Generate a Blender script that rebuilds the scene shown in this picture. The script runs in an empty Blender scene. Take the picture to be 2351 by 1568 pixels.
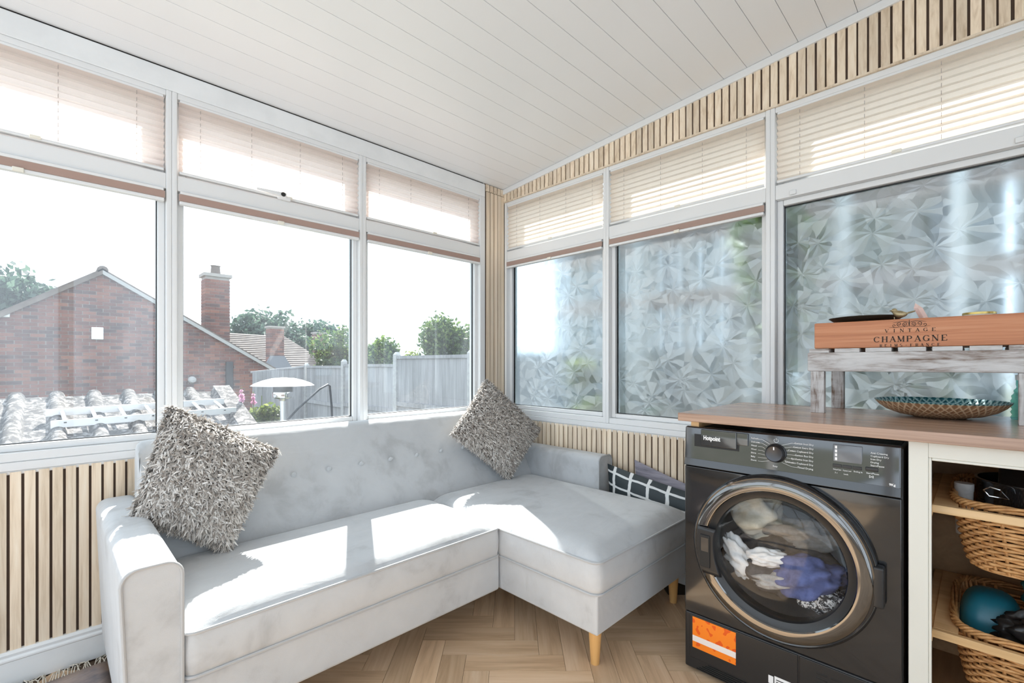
import bpy, bmesh, math, random
import numpy as np
from mathutils import Vector, Matrix
random.seed(11)
rng = np.random.default_rng(11)
S = bpy.context.scene
COL = S.collection
PI = math.pi

# ------------------------------------------------------------------ camera, sky, sun, exposure
cam = bpy.data.cameras.new('camera')
cam.sensor_width = 36.0
cam.lens = 1064.6 / 2351 * 36
cam.shift_y = 51.7 / 2351
cam.clip_start = 0.05
cam.clip_end = 300
cam_o = bpy.data.objects.new('camera', cam)
COL.objects.link(cam_o)
cam_o.location = (-2.2, -2.289, 1.075)
cam_o.rotation_euler = (PI / 2, 0, math.radians(45.13 - 90))
S.camera = cam_o

SUN_DIR = Vector((0.49, 1.0, 0.951)).normalized()      # towards the sun: about 40 degrees up
sun = bpy.data.lights.new('sun', 'SUN')
sun.energy = 8.0
sun.angle = math.radians(0.6)
sun.color = (1.0, 0.97, 0.93)
sun_o = bpy.data.objects.new('sun', sun)
COL.objects.link(sun_o)
sun_o.location = (6, 12, 12)
sun_o.rotation_euler = SUN_DIR.to_track_quat('Z', 'Y').to_euler()

W = bpy.data.worlds.new('world')
S.world = W
W.use_nodes = True
bg = W.node_tree.nodes['Background']
bg.inputs['Color'].default_value = (0.76, 0.88, 1.0, 1)
bg.inputs['Strength'].default_value = 1.06

S.view_settings.view_transform = 'Standard'
S.view_settings.look = 'None'
S.view_settings.gamma = 1
S.view_settings.use_curve_mapping = False
S.view_settings.exposure = 1.42
S.cycles.use_denoising = True
S.cycles.max_bounces = 10
S.cycles.diffuse_bounces = 6
S.cycles.glossy_bounces = 4
S.cycles.transmission_bounces = 6
S.cycles.transparent_max_bounces = 16
S.cycles.sample_clamp_indirect = 6
S.cycles.caustics_reflective = False
S.cycles.caustics_refractive = False

# ------------------------------------------------------------------ material helpers
def new_mat(name):
    m = bpy.data.materials.new(name)
    m.use_nodes = True
    nt = m.node_tree
    return m, nt, nt.nodes['Principled BSDF']

def simple(name, col, rough=0.5, metal=0.0, spec=0.5, coat=0.0, sheen=0.0):
    m, nt, b = new_mat(name)
    b.inputs['Base Color'].default_value = (*col, 1)
    b.inputs['Roughness'].default_value = rough
    b.inputs['Metallic'].default_value = metal
    b.inputs['Specular IOR Level'].default_value = spec
    b.inputs['Coat Weight'].default_value = coat
    b.inputs['Coat Roughness'].default_value = 0.05
    if sheen:
        b.inputs['Sheen Weight'].default_value = sheen
        b.inputs['Sheen Roughness'].default_value = 0.4
    return m

def mixcol(nt, fac, a, b, blend='MIX'):
    n = nt.nodes.new('ShaderNodeMix')
    n.data_type = 'RGBA'
    n.blend_type = blend
    for sock, v in ((n.inputs[0], fac), (n.inputs[6], a), (n.inputs[7], b)):
        if isinstance(v, (int, float)):
            sock.default_value = v
        elif isinstance(v, tuple):
            sock.default_value = (*v, 1) if len(v) == 3 else v
        else:
            nt.links.new(v, sock)
    return n.outputs[2]

def math_n(nt, op, a, b=None):
    n = nt.nodes.new('ShaderNodeMath')
    n.operation = op
    for i, v in enumerate((a, b)):
        if v is None:
            continue
        if isinstance(v, (int, float)):
            n.inputs[i].default_value = v
        else:
            nt.links.new(v, n.inputs[i])
    return n.outputs[0]

def coords(nt, scale=(1, 1, 1), per_object=True, uv=False):
    tc = nt.nodes.new('ShaderNodeTexCoord')
    src = tc.outputs['UV' if uv else 'Object']
    if per_object:
        oi = nt.nodes.new('ShaderNodeObjectInfo')
        cmb = nt.nodes.new('ShaderNodeCombineXYZ')
        a = math_n(nt, 'MULTIPLY', oi.outputs['Random'], 37.0)
        for i in range(3):
            nt.links.new(a, cmb.inputs[i])
        add = nt.nodes.new('ShaderNodeVectorMath')
        add.operation = 'ADD'
        nt.links.new(src, add.inputs[0])
        nt.links.new(cmb.outputs[0], add.inputs[1])
        src = add.outputs[0]
    mp = nt.nodes.new('ShaderNodeMapping')
    mp.inputs['Scale'].default_value = scale
    nt.links.new(src, mp.inputs['Vector'])
    return mp.outputs[0]

def noise(nt, vec, scale, detail=4, rough=0.55, dist=0.0):
    n = nt.nodes.new('ShaderNodeTexNoise')
    n.inputs['Scale'].default_value = scale
    n.inputs['Detail'].default_value = detail
    n.inputs['Roughness'].default_value = rough
    n.inputs['Distortion'].default_value = dist
    nt.links.new(vec, n.inputs['Vector'])
    return n.outputs['Fac']

def ramp(nt, fac, stops):
    r = nt.nodes.new('ShaderNodeValToRGB')
    el = r.color_ramp.elements
    while len(el) < len(stops):
        el.new(0.5)
    for e, (p, c) in zip(el, stops):
        e.position = p
        e.color = (*c, 1) if len(c) == 3 else c
    nt.links.new(fac, r.inputs[0])
    return r.outputs[0]

def bump(nt, b, h, strength=0.2, dist=0.01):
    n = nt.nodes.new('ShaderNodeBump')
    n.inputs['Strength'].default_value = strength
    n.inputs['Distance'].default_value = dist
    nt.links.new(h, n.inputs['Height'])
    nt.links.new(n.outputs[0], b.inputs['Normal'])

def wood(name, dark, mid, light, grain, rough=0.45, scale=1.0, rnd=0.25, bumps=0.15, spec=0.4, island=False, detail=6):
    """grain: mapping scale; small along the grain."""
    m, nt, b = new_mat(name)
    v = coords(nt, tuple(g * scale for g in grain))
    n1 = noise(nt, v, 1.0, detail, 0.6, 0.6)
    n2 = noise(nt, v, 0.23, 3, 0.5, 1.2)
    f = math_n(nt, 'ADD', math_n(nt, 'MULTIPLY', n1, 0.6), math_n(nt, 'MULTIPLY', n2, 0.4))
    c = ramp(nt, f, [(0.32, dark), (0.5, mid), (0.68, light)])
    if island:
        g = nt.nodes.new('ShaderNodeNewGeometry')
        r = g.outputs['Random Per Island']
    else:
        r = nt.nodes.new('ShaderNodeObjectInfo').outputs['Random']
    hsv = nt.nodes.new('ShaderNodeHueSaturation')
    nt.links.new(c, hsv.inputs['Color'])
    val = math_n(nt, 'ADD', math_n(nt, 'MULTIPLY', r, rnd), 1.0 - rnd / 2)
    nt.links.new(val, hsv.inputs['Value'])
    nt.links.new(hsv.outputs[0], b.inputs['Base Color'])
    b.inputs['Roughness'].default_value = rough
    b.inputs['Specular IOR Level'].default_value = spec
    if bumps:
        bump(nt, b, n1, bumps, 0.004)
    return m

def speckle(name, c1, c2, scale=20, rough=0.7, detail=5, lo=0.4, hi=0.6, bumps=0.0, spec=0.3, vec=(1, 1, 1), per_object=True):
    m, nt, b = new_mat(name)
    v = coords(nt, vec, per_object)
    n = noise(nt, v, scale, detail, 0.6)
    nt.links.new(ramp(nt, n, [(lo, c1), (hi, c2)]), b.inputs['Base Color'])
    b.inputs['Roughness'].default_value = rough
    b.inputs['Specular IOR Level'].default_value = spec
    if bumps:
        bump(nt, b, n, bumps, 0.01)
    return m

MAT = {}
MAT['upvc'] = simple('white_upvc', (0.735, 0.742, 0.745), 0.35)
MAT['white_paint'] = speckle('white_paint', (0.74, 0.755, 0.76), (0.79, 0.805, 0.81), 6, 0.5)
MAT['ceiling'] = simple('ceiling_panel_white', (0.765, 0.775, 0.785), 0.38)
MAT['dark_gap'] = simple('dark_gap', (0.02, 0.018, 0.016), 0.9)
MAT['slat'] = wood('pale_oak_slat', (0.54, 0.41, 0.28), (0.77, 0.64, 0.49), (0.85, 0.75, 0.61), (70, 70, 2.6), 0.55, rnd=0.26)
MAT['slat_back'] = simple('slat_backing_felt', (0.085, 0.058, 0.044), 0.95)
MAT['plank'] = wood('herringbone_oak', (0.47, 0.30, 0.175), (0.68, 0.475, 0.30), (0.77, 0.575, 0.40), (3.0, 45, 45), 0.42, rnd=0.26, bumps=0.08)
MAT['grout'] = simple('floor_underlay', (0.10, 0.065, 0.04), 0.8)
MAT['worktop'] = wood('walnut_laminate', (0.25, 0.15, 0.105), (0.41, 0.265, 0.19), (0.54, 0.375, 0.28), (45, 2.0, 90), 0.24, rnd=0.0, bumps=0.03, spec=0.5)
MAT['cream'] = simple('cream_paint', (0.68, 0.665, 0.60), 0.45)
MAT['birch'] = wood('birch_timber', (0.48, 0.29, 0.13), (0.66, 0.43, 0.21), (0.74, 0.52, 0.29), (30, 2.2, 30), 0.45, rnd=0.12)
MAT['carcass'] = wood('oak_carcass', (0.30, 0.17, 0.08), (0.40, 0.24, 0.12), (0.50, 0.31, 0.16), (2, 20, 20), 0.5, rnd=0.0)
MAT['leg'] = wood('honey_beech', (0.62, 0.33, 0.11), (0.72, 0.42, 0.16), (0.78, 0.48, 0.20), (30, 30, 3), 0.35, rnd=0.05)
MAT['wicker'] = wood('willow_wicker', (0.30, 0.13, 0.045), (0.52, 0.27, 0.10), (0.68, 0.40, 0.18), (60, 60, 60), 0.5, rnd=0.3, island=True, bumps=0)
MAT['champagne'] = wood('orange_pine', (0.36, 0.13, 0.06), (0.52, 0.215, 0.105), (0.60, 0.285, 0.155), (40, 3.0, 130), 0.5, rnd=0.0)
MAT['black_print'] = simple('black_ink', (0.03, 0.018, 0.012), 0.7)
MAT['white_print'] = simple('white_ink', (0.85, 0.85, 0.85), 0.6)
MAT['black_gloss'] = simple('black_gloss_enamel', (0.012, 0.012, 0.013), 0.10, 0, 0.5, coat=0.6)
MAT['black_panel'] = simple('black_glass_panel', (0.018, 0.019, 0.022), 0.06, 0, 0.7, coat=1.0)
MAT['black_satin'] = simple('black_satin_plastic', (0.016, 0.016, 0.017), 0.35)
MAT['black_matte'] = simple('black_matte_plastic', (0.008, 0.008, 0.008), 0.6)
MAT['smoke_chrome'] = simple('smoked_chrome', (0.17, 0.165, 0.16), 0.07, 1.0)
MAT['dial_metal'] = simple('dark_dial_metal', (0.07, 0.07, 0.075), 0.3, 0.9)
MAT['chrome'] = simple('chrome', (0.70, 0.70, 0.70), 0.12, 1.0)
MAT['steel'] = simple('drum_steel', (0.74, 0.74, 0.74), 0.35, 0.5)
MAT['aluminium'] = simple('aluminium', (0.70, 0.71, 0.73), 0.38, 0.85)
MAT['grey_screen'] = simple('dim_display', (0.10, 0.11, 0.13), 0.15, coat=0.8)
MAT['cream_plastic'] = simple('cream_plastic', (0.78, 0.75, 0.66), 0.4)

def velvet(name, a, b2, c):
    m, nt, b = new_mat(name)
    v = coords(nt, (1, 1, 1), False)
    n1 = noise(nt, v, 2.6, 6, 0.62, 0.3)
    n2 = noise(nt, v, 8.0, 5, 0.6, 0.5)
    f = math_n(nt, 'ADD', math_n(nt, 'MULTIPLY', n1, 0.55), math_n(nt, 'MULTIPLY', n2, 0.45))
    nt.links.new(ramp(nt, f, [(0.39, a), (0.475, b2), (0.64, c)]), b.inputs['Base Color'])
    b.inputs['Roughness'].default_value = 0.8
    b.inputs['Specular IOR Level'].default_value = 0.15
    b.inputs['Sheen Weight'].default_value = 0.35
    b.inputs['Sheen Roughness'].default_value = 0.45
    n3 = noise(nt, v, 420.0, 2, 0.5)
    n4 = noise(nt, coords(nt, (5, 14, 5), False), 1.0, 3, 0.5, 0.8)
    bump(nt, b, math_n(nt, 'ADD', math_n(nt, 'MULTIPLY', n3, 0.05), n4), 0.24, 0.02)
    return m
MAT['velvet'] = velvet('pale_grey_velvet', (0.43, 0.44, 0.45), (0.515, 0.53, 0.545), (0.56, 0.575, 0.59))
MAT['piping'] = simple('grey_piping', (0.44, 0.45, 0.46), 0.7, sheen=0.3)

def fur_mat():
    m, nt, b = new_mat('taupe_shag_yarn')
    g = nt.nodes.new('ShaderNodeNewGeometry')
    c = ramp(nt, g.outputs['Random Per Island'], [(0.0, (0.26, 0.22, 0.19)), (0.5, (0.53, 0.485, 0.44)), (1.0, (0.84, 0.80, 0.755))])
    nt.links.new(c, b.inputs['Base Color'])
    b.inputs['Roughness'].default_value = 0.85
    b.inputs['Specular IOR Level'].default_value = 0.1
    b.inputs['Sheen Weight'].default_value = 0.3
    return m
MAT['fur'] = fur_mat()
MAT['fur_base'] = simple('taupe_backing_cloth', (0.16, 0.135, 0.115), 0.95)
MAT['grey_cloth'] = speckle('cushion_back_cloth', (0.40, 0.39, 0.38), (0.47, 0.46, 0.45), 60, 0.9)
MAT['purple_cloth'] = wood('purple_grey_chenille', (0.14, 0.13, 0.16), (0.25, 0.235, 0.275), (0.36, 0.34, 0.38), (8, 8, 90), 0.9, rnd=0.0, bumps=0.3)

def grid_cloth():
    m, nt, b = new_mat('black_cloth_with_white_grid')
    v = coords(nt, (1, 1, 1), False, uv=True)
    n = nt.nodes.new('ShaderNodeTexNoise')
    n.inputs['Scale'].default_value = 7.0
    n.inputs['Detail'].default_value = 2
    nt.links.new(v, n.inputs['Vector'])
    vm = nt.nodes.new('ShaderNodeVectorMath'); vm.operation = 'SCALE'; vm.inputs['Scale'].default_value = 0.035
    sub = nt.nodes.new('ShaderNodeVectorMath'); sub.operation = 'SUBTRACT'; sub.inputs[1].default_value = (0.5, 0.5, 0.5)
    nt.links.new(n.outputs['Color'], sub.inputs[0]); nt.links.new(sub.outputs[0], vm.inputs[0])
    ad = nt.nodes.new('ShaderNodeVectorMath'); ad.operation = 'ADD'
    nt.links.new(v, ad.inputs[0]); nt.links.new(vm.outputs[0], ad.inputs[1])
    sp = nt.nodes.new('ShaderNodeSeparateXYZ'); nt.links.new(ad.outputs[0], sp.inputs[0])
    def line(o, k):
        fr = math_n(nt, 'FRACT', math_n(nt, 'MULTIPLY', o, k))
        return math_n(nt, 'LESS_THAN', math_n(nt, 'ABSOLUTE', math_n(nt, 'SUBTRACT', fr, 0.5)), 0.085)
    f = math_n(nt, 'MAXIMUM', line(sp.outputs[0], 5.5), line(sp.outputs[1], 6.5))
    nt.links.new(mixcol(nt, f, (0.018, 0.028, 0.033), (0.74, 0.75, 0.74)), b.inputs['Base Color'])
    b.inputs['Roughness'].default_value = 0.55
    return m
MAT['grid_cloth'] = grid_cloth()

def blind_mat(name, col, tcol, fac):
    m, nt, b = new_mat(name)
    out = nt.nodes['Material Output']
    d = nt.nodes.new('ShaderNodeBsdfDiffuse'); d.inputs[0].default_value = (*col, 1)
    t = nt.nodes.new('ShaderNodeBsdfTranslucent'); t.inputs[0].default_value = (*tcol, 1)
    v = coords(nt, (1, 1, 1), False)
    n = noise(nt, v, 30, 4, 0.6)
    nt.links.new(mixcol(nt, n, tuple(0.92 * c for c in tcol), tuple(min(1, 1.05 * c) for c in tcol)), t.inputs[0])
    mx = nt.nodes.new('ShaderNodeMixShader'); mx.inputs[0].default_value = fac
    nt.links.new(d.outputs[0], mx.inputs[1]); nt.links.new(t.outputs[0], mx.inputs[2])
    nt.links.new(mx.outputs[0], out.inputs[0])
    return m
MAT['blind'] = blind_mat('blush_pleated_fabric', (0.84, 0.765, 0.725), (0.93, 0.81, 0.75), 0.55)
MAT['blind_cream'] = blind_mat('cream_pleated_fabric', (0.84, 0.755, 0.67), (0.93, 0.81, 0.69), 0.52)
MAT['blind_stack'] = blind_mat('blush_pleated_fabric_folded', (0.80, 0.66, 0.60), (0.8, 0.65, 0.58), 0.2)
MAT['cord'] = simple('blind_cord', (0.42, 0.36, 0.33), 0.8)

def glass_mat(name, tint=(0.97, 0.985, 0.98), dust_haze=0.02, dscale=3.0, dust_haze_col=(0.80, 0.88, 1.0)):  # dusty film, tinted blue to paint in sun haze over the outdoors
    m, nt, b = new_mat(name)
    out = nt.nodes['Material Output']
    tr = nt.nodes.new('ShaderNodeBsdfTransparent'); tr.inputs[0].default_value = (*tint, 1)
    gl = nt.nodes.new('ShaderNodeBsdfGlossy'); gl.inputs['Roughness'].default_value = 0.01
    lw = nt.nodes.new('ShaderNodeLayerWeight'); lw.inputs[0].default_value = 0.5
    sch = math_n(nt, 'ADD', math_n(nt, 'MULTIPLY', math_n(nt, 'POWER', lw.outputs['Facing'], 5.0), 0.9), 0.035)
    mx = nt.nodes.new('ShaderNodeMixShader')
    nt.links.new(sch, mx.inputs[0]); nt.links.new(tr.outputs[0], mx.inputs[1]); nt.links.new(gl.outputs[0], mx.inputs[2])
    if dust_haze:
        tl = nt.nodes.new('ShaderNodeBsdfTranslucent'); tl.inputs[0].default_value = (*dust_haze_col, 1)
        v = coords(nt, (1, 1, 0.35), False)
        n = noise(nt, v, dscale, 5, 0.65, 0.5)
        f = math_n(nt, 'MULTIPLY', ramp(nt, n, [(0.35, (0.35,) * 3), (0.7, (1.4,) * 3)]), dust_haze)
        m2 = nt.nodes.new('ShaderNodeMixShader')
        nt.links.new(f, m2.inputs[0]); nt.links.new(mx.outputs[0], m2.inputs[1]); nt.links.new(tl.outputs[0], m2.inputs[2])
        nt.links.new(m2.outputs[0], out.inputs[0])
    else:
        nt.links.new(mx.outputs[0], out.inputs[0])
    return m
MAT['glass'] = glass_mat('clear_window_glass')
MAT['door_glass'] = glass_mat('dryer_door_glass', (0.98, 0.985, 0.99), 0.0)
MAT['teal_glass'] = glass_mat('teal_bottle_glass', (0.45, 0.72, 0.66), 0.10, 40, (0.4, 0.7, 0.65))

def frosted():
    """privacy film with a leaf-rosette pattern: angle around voronoi cell centres makes the leaflets."""
    m, nt, b = new_mat('leaf_pattern_frosted_glass')
    out = nt.nodes['Material Output']
    tc = nt.nodes.new('ShaderNodeTexCoord')
    sp0 = nt.nodes.new('ShaderNodeSeparateXYZ'); nt.links.new(tc.outputs['Object'], sp0.inputs[0])
    cb = nt.nodes.new('ShaderNodeCombineXYZ')
    nt.links.new(sp0.outputs[1], cb.inputs[0]); nt.links.new(sp0.outputs[2], cb.inputs[1])
    wnz = nt.nodes.new('ShaderNodeTexNoise'); wnz.inputs['Scale'].default_value = 9.0; wnz.inputs['Detail'].default_value = 2.0
    nt.links.new(cb.outputs[0], wnz.inputs['Vector'])
    wsc = nt.nodes.new('ShaderNodeVectorMath'); wsc.operation = 'SCALE'; wsc.inputs['Scale'].default_value = 0.05
    nt.links.new(wnz.outputs['Color'], wsc.inputs[0])
    wad = nt.nodes.new('ShaderNodeVectorMath'); wad.operation = 'ADD'
    nt.links.new(cb.outputs[0], wad.inputs[0]); nt.links.new(wsc.outputs[0], wad.inputs[1])
    warp = wad.outputs[0]
    def rosette(scale, leaves, off):
        mp = nt.nodes.new('ShaderNodeMapping'); mp.inputs['Location'].default_value = (off, off * 1.7, 0)
        nt.links.new(warp, mp.inputs[0])
        vo = nt.nodes.new('ShaderNodeTexVoronoi'); vo.voronoi_dimensions = '2D'
        vo.inputs['Scale'].default_value = scale
        nt.links.new(mp.outputs[0], vo.inputs['Vector'])
        sub = nt.nodes.new('ShaderNodeVectorMath'); sub.operation = 'SUBTRACT'
        nt.links.new(mp.outputs[0], sub.inputs[0]); nt.links.new(vo.outputs['Position'], sub.inputs[1])
        s = nt.nodes.new('ShaderNodeSeparateXYZ'); nt.links.new(sub.outputs[0], s.inputs[0])
        ang = math_n(nt, 'ARCTAN2', s.outputs[1], s.outputs[0])
        wob = math_n(nt, 'MULTIPLY', vo.outputs['Distance'], 0.25)
        a = math_n(nt, 'ADD', math_n(nt, 'MULTIPLY', math_n(nt, 'ADD', ang, wob), leaves / (2 * PI)), 0.31)
        fr = math_n(nt, 'FRACT', a)
        tri = math_n(nt, 'ABSOLUTE', math_n(nt, 'SUBTRACT', fr, 0.5))
        return tri, vo.outputs['Color'], math_n(nt, 'FLOOR', a)
    t1, col1, id1 = rosette(4.2, 9, 0.0)
    t2, col2, id2 = rosette(7.0, 8, 3.7)
    wn = nt.nodes.new('ShaderNodeTexWhiteNoise'); wn.noise_dimensions = '2D'
    cc = nt.nodes.new('ShaderNodeCombineXYZ'); nt.links.new(id1, cc.inputs[0]); nt.links.new(id2, cc.inputs[1])
    nt.links.new(cc.outputs[0], wn.inputs['Vector'])
    h = math_n(nt, 'ADD', math_n(nt, 'MULTIPLY', t1, 1.2), math_n(nt, 'MULTIPLY', t2, 0.8))
    bp = nt.nodes.new('ShaderNodeBump'); bp.inputs['Strength'].default_value = 0.11; bp.inputs['Distance'].default_value = 0.03
    nt.links.new(h, bp.inputs['Height'])
    rf = nt.nodes.new('ShaderNodeBsdfRefraction'); rf.inputs['IOR'].default_value = 1.12
    rf.inputs[0].default_value = (0.84, 0.91, 0.94, 1)
    nt.links.new(math_n(nt, 'ADD', math_n(nt, 'MULTIPLY', wn.outputs['Value'], 0.16), 0.30), rf.inputs['Roughness'])
    nt.links.new(bp.outputs[0], rf.inputs['Normal'])
    tr = nt.nodes.new('ShaderNodeBsdfTransparent'); tr.inputs[0].default_value = (0.93, 0.96, 0.96, 1)
    tl = nt.nodes.new('ShaderNodeBsdfTranslucent'); tl.inputs[0].default_value = (0.86, 0.90, 0.92, 1)
    gl = nt.nodes.new('ShaderNodeBsdfGlossy'); gl.inputs['Roughness'].default_value = 0.22
    nt.links.new(bp.outputs[0], gl.inputs['Normal'])
    m1 = nt.nodes.new('ShaderNodeMixShader'); m1.inputs[0].default_value = 0.80
    nt.links.new(tr.outputs[0], m1.inputs[1]); nt.links.new(rf.outputs[0], m1.inputs[2])
    m2 = nt.nodes.new('ShaderNodeMixShader')
    nt.links.new(math_n(nt, 'ADD', math_n(nt, 'MULTIPLY', wn.outputs['Value'], 0.10), 0.02), m2.inputs[0])
    nt.links.new(m1.outputs[0], m2.inputs[1]); nt.links.new(tl.outputs[0], m2.inputs[2])
    m3 = nt.nodes.new('ShaderNodeMixShader'); m3.inputs[0].default_value = 0.07
    nt.links.new(m2.outputs[0], m3.inputs[1]); nt.links.new(gl.outputs[0], m3.inputs[2])
    nt.links.new(m3.outputs[0], out.inputs[0])
    return m
MAT['frosted'] = frosted()

# ------------------------------------------------------------------ mesh helpers
ORG = {}
class MB:
    def __init__(self, T=None):
        self.v = []; self.f = []; self.uv = None; self.T = T
    def add(self, vs, fs):
        o = len(self.v)
        if self.T:
            vs = [self.T(*p) for p in vs]
        self.v += [tuple(p) for p in vs]
        self.f += [tuple(i + o for i in q) for q in fs]
        return self
    def box(self, x0, x1, y0, y1, z0, z1):
        return self.add([(x0, y0, z0), (x1, y0, z0), (x1, y1, z0), (x0, y1, z0), (x0, y0, z1), (x1, y0, z1), (x1, y1, z1), (x0, y1, z1)],
                        [(0, 3, 2, 1), (4, 5, 6, 7), (0, 1, 5, 4), (1, 2, 6, 5), (2, 3, 7, 6), (3, 0, 4, 7)])
    def hexa(self, p):
        return self.add(p, [(0, 3, 2, 1), (4, 5, 6, 7), (0, 1, 5, 4), (1, 2, 6, 5), (2, 3, 7, 6), (3, 0, 4, 7)])
    def prism(self, poly, vec):
        n = len(poly); vec = Vector(vec)
        a = [Vector(p) for p in poly]; b = [p + vec for p in a]
        return self.add(a + b, [tuple(range(n - 1, -1, -1)), tuple(range(n, 2 * n))] + [(i, (i + 1) % n, (i + 1) % n + n, i + n) for i in range(n)])
    def ring(self, c, r, n, u, w):
        return [c + u * (r * math.cos(2 * PI * i / n)) + w * (r * math.sin(2 * PI * i / n)) for i in range(n)]
    def cyl(self, p0, p1, r0, r1=None, n=16, caps=True):
        r1 = r0 if r1 is None else r1
        p0 = Vector(p0); p1 = Vector(p1); d = (p1 - p0).normalized()
        u = d.orthogonal().normalized(); w = d.cross(u)
        vs = self.ring(p0, r0, n, u, w) + self.ring(p1, r1, n, u, w)
        fs = [(i, (i + 1) % n, (i + 1) % n + n, i + n) for i in range(n)]
        if caps:
            fs += [tuple(range(n - 1, -1, -1)), tuple(range(n, 2 * n))]
        return self.add(vs, fs)
    def tube(self, pts, r, n=8, closed=False, caps=True):
        pts = [Vector(p) for p in pts]; m = len(pts); vs = []; prev = None
        for i, p in enumerate(pts):
            if closed:
                d = pts[(i + 1) % m] - pts[i - 1]
            else:
                d = pts[min(i + 1, m - 1)] - pts[max(i - 1, 0)]
            d = d.normalized() if d.length > 1e-9 else Vector((0, 0, 1))
            if prev is None:
                u = d.orthogonal().normalized()
            else:
                u = prev - d * prev.dot(d)
                u = u.normalized() if u.length > 1e-6 else d.orthogonal().normalized()
            prev = u; w = d.cross(u)
            rr = r[i] if isinstance(r, (list, tuple)) else r
            vs += self.ring(p, rr, n, u, w)
        fs = []
        for j in range(m if closed else m - 1):
            k = (j + 1) % m
            fs += [(j * n + i, j * n + (i + 1) % n, k * n + (i + 1) % n, k * n + i) for i in range(n)]
        if caps and not closed:
            fs += [tuple(range(n - 1, -1, -1)), tuple(range((m - 1) * n, m * n))]
        return self.add(vs, fs)
    def lathe(self, prof, c, axis='z', n=32, flip=1):
        """prof: (radius, height along axis)."""
        c = Vector(c); vs = []
        for r, h in prof:
            for i in range(n):
                a = 2 * PI * i / n
                if axis == 'z': p = (r * math.cos(a), r * math.sin(a), h)
                elif axis == 'x': p = (h, r * math.cos(a), r * math.sin(a))
                else: p = (r * math.cos(a), h, r * math.sin(a))
                vs.append(c + Vector(p))
        fs = []
        for j in range(len(prof) - 1):
            fs += [(j * n + i, j * n + (i + 1) % n, (j + 1) * n + (i + 1) % n, (j + 1) * n + i) for i in range(n)]
        return self.add(vs, fs)
    def grid(self, P, closed_u=False):
        m = len(P); n = len(P[0])
        vs = [p for row in P for p in row]; fs = []
        for j in range(m - 1):
            for i in range(n if closed_u else n - 1):
                k = (i + 1) % n
                fs.append((j * n + i, j * n + k, (j + 1) * n + k, (j + 1) * n + i))
        return self.add(vs, fs)
    def sphere(self, c, r, n=16, m=10, sc=(1, 1, 1)):
        P = []
        for j in range(m + 1):
            t = PI * j / m
            P.append([(c[0] + sc[0] * r * math.sin(t) * math.cos(2 * PI * i / n), c[1] + sc[1] * r * math.sin(t) * math.sin(2 * PI * i / n), c[2] + sc[2] * r * math.cos(t)) for i in range(n)])
        return self.grid(P, True)
    def build(self, name, mat, parent=None, smooth=False, bevel=0.0, seg=2, fixn=True, org=None, weld=False, angle=40):
        vs = np.array(self.v, dtype=float)
        if org is None:
            if parent is not None:
                org = ORG[parent.name]
            else:
                lo = vs.min(0); hi = vs.max(0)
                org = Vector(((lo[0] + hi[0]) / 2, (lo[1] + hi[1]) / 2, lo[2]))
        me = bpy.data.meshes.new(name)
        me.from_pydata((vs - np.array(org)).tolist(), [], self.f)
        if fixn or weld:
            bm = bmesh.new(); bm.from_mesh(me)
            if weld:
                bmesh.ops.remove_doubles(bm, verts=bm.verts, dist=1e-5)
            bmesh.ops.recalc_face_normals(bm, faces=bm.faces)
            bm.to_mesh(me); bm.free()
        me.materials.append(MAT[mat] if isinstance(mat, str) else mat)
        if self.uv is not None:
            lay = me.uv_layers.new(name='UVMap')
            for l in me.loops:
                lay.data[l.index].uv = self.uv[l.vertex_index]
        if smooth:
            me.polygons.foreach_set('use_smooth', [True] * len(me.polygons))
        o = bpy.data.objects.new(name, me); COL.objects.link(o)
        if parent is not None:
            o.parent = parent
            o.location = Vector(org) - ORG[parent.name]
        else:
            o.location = org
        ORG[o.name] = Vector(org)
        if bevel:
            md = o.modifiers.new('bevel', 'BEVEL'); md.width = bevel; md.segments = seg
            md.limit_method = 'ANGLE'; md.angle_limit = math.radians(35)
            me.polygons.foreach_set('use_smooth', [True] * len(me.polygons))
            wn = o.modifiers.new('normals', 'WEIGHTED_NORMAL'); wn.keep_sharp = True
        elif smooth and angle:
            try:
                me.set_sharp_from_angle(angle=math.radians(angle))
            except Exception:
                pass
        return o

def fast_mesh(name, V, F, mat, parent=None, smooth=False, org=None):
    """V (n,3), F (m,k) arrays in world space."""
    if org is None:
        org = ORG[parent.name] if parent is not None else Vector(((V[:, 0].min() + V[:, 0].max()) / 2, (V[:, 1].min() + V[:, 1].max()) / 2, V[:, 2].min()))
    V = V - np.array(org)
    me = bpy.data.meshes.new(name)
    k = F.shape[1]
    me.vertices.add(len(V)); me.vertices.foreach_set('co', V.astype(np.float32).ravel())
    me.loops.add(F.size); me.loops.foreach_set('vertex_index', F.astype(np.int32).ravel())
    me.polygons.add(len(F))
    me.polygons.foreach_set('loop_start', np.arange(0, F.size, k, dtype=np.int32))
    me.polygons.foreach_set('loop_total', np.full(len(F), k, dtype=np.int32))
    if smooth:
        me.polygons.foreach_set('use_smooth', [True] * len(F))
    me.update(calc_edges=True); me.validate()
    me.materials.append(MAT[mat] if isinstance(mat, str) else mat)
    o = bpy.data.objects.new(name, me); COL.objects.link(o)
    if parent is not None:
        o.parent = parent; o.location = Vector(org) - ORG[parent.name]
    else:
        o.location = org
    ORG[o.name] = Vector(org)
    return o

def tag(o, label=None, cat=None, group=None, kind=None):
    if label: o['label'] = label
    if cat: o['category'] = cat
    if group: o['group'] = group
    if kind: o['kind'] = kind
    return o

def thing(name, loc, label=None, cat=None, group=None, kind=None):
    o = bpy.data.objects.new(name, None); COL.objects.link(o)
    o.empty_display_size = 0.05
    o.location = loc; ORG[o.name] = Vector(loc)
    return tag(o, label, cat, group, kind)

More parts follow.
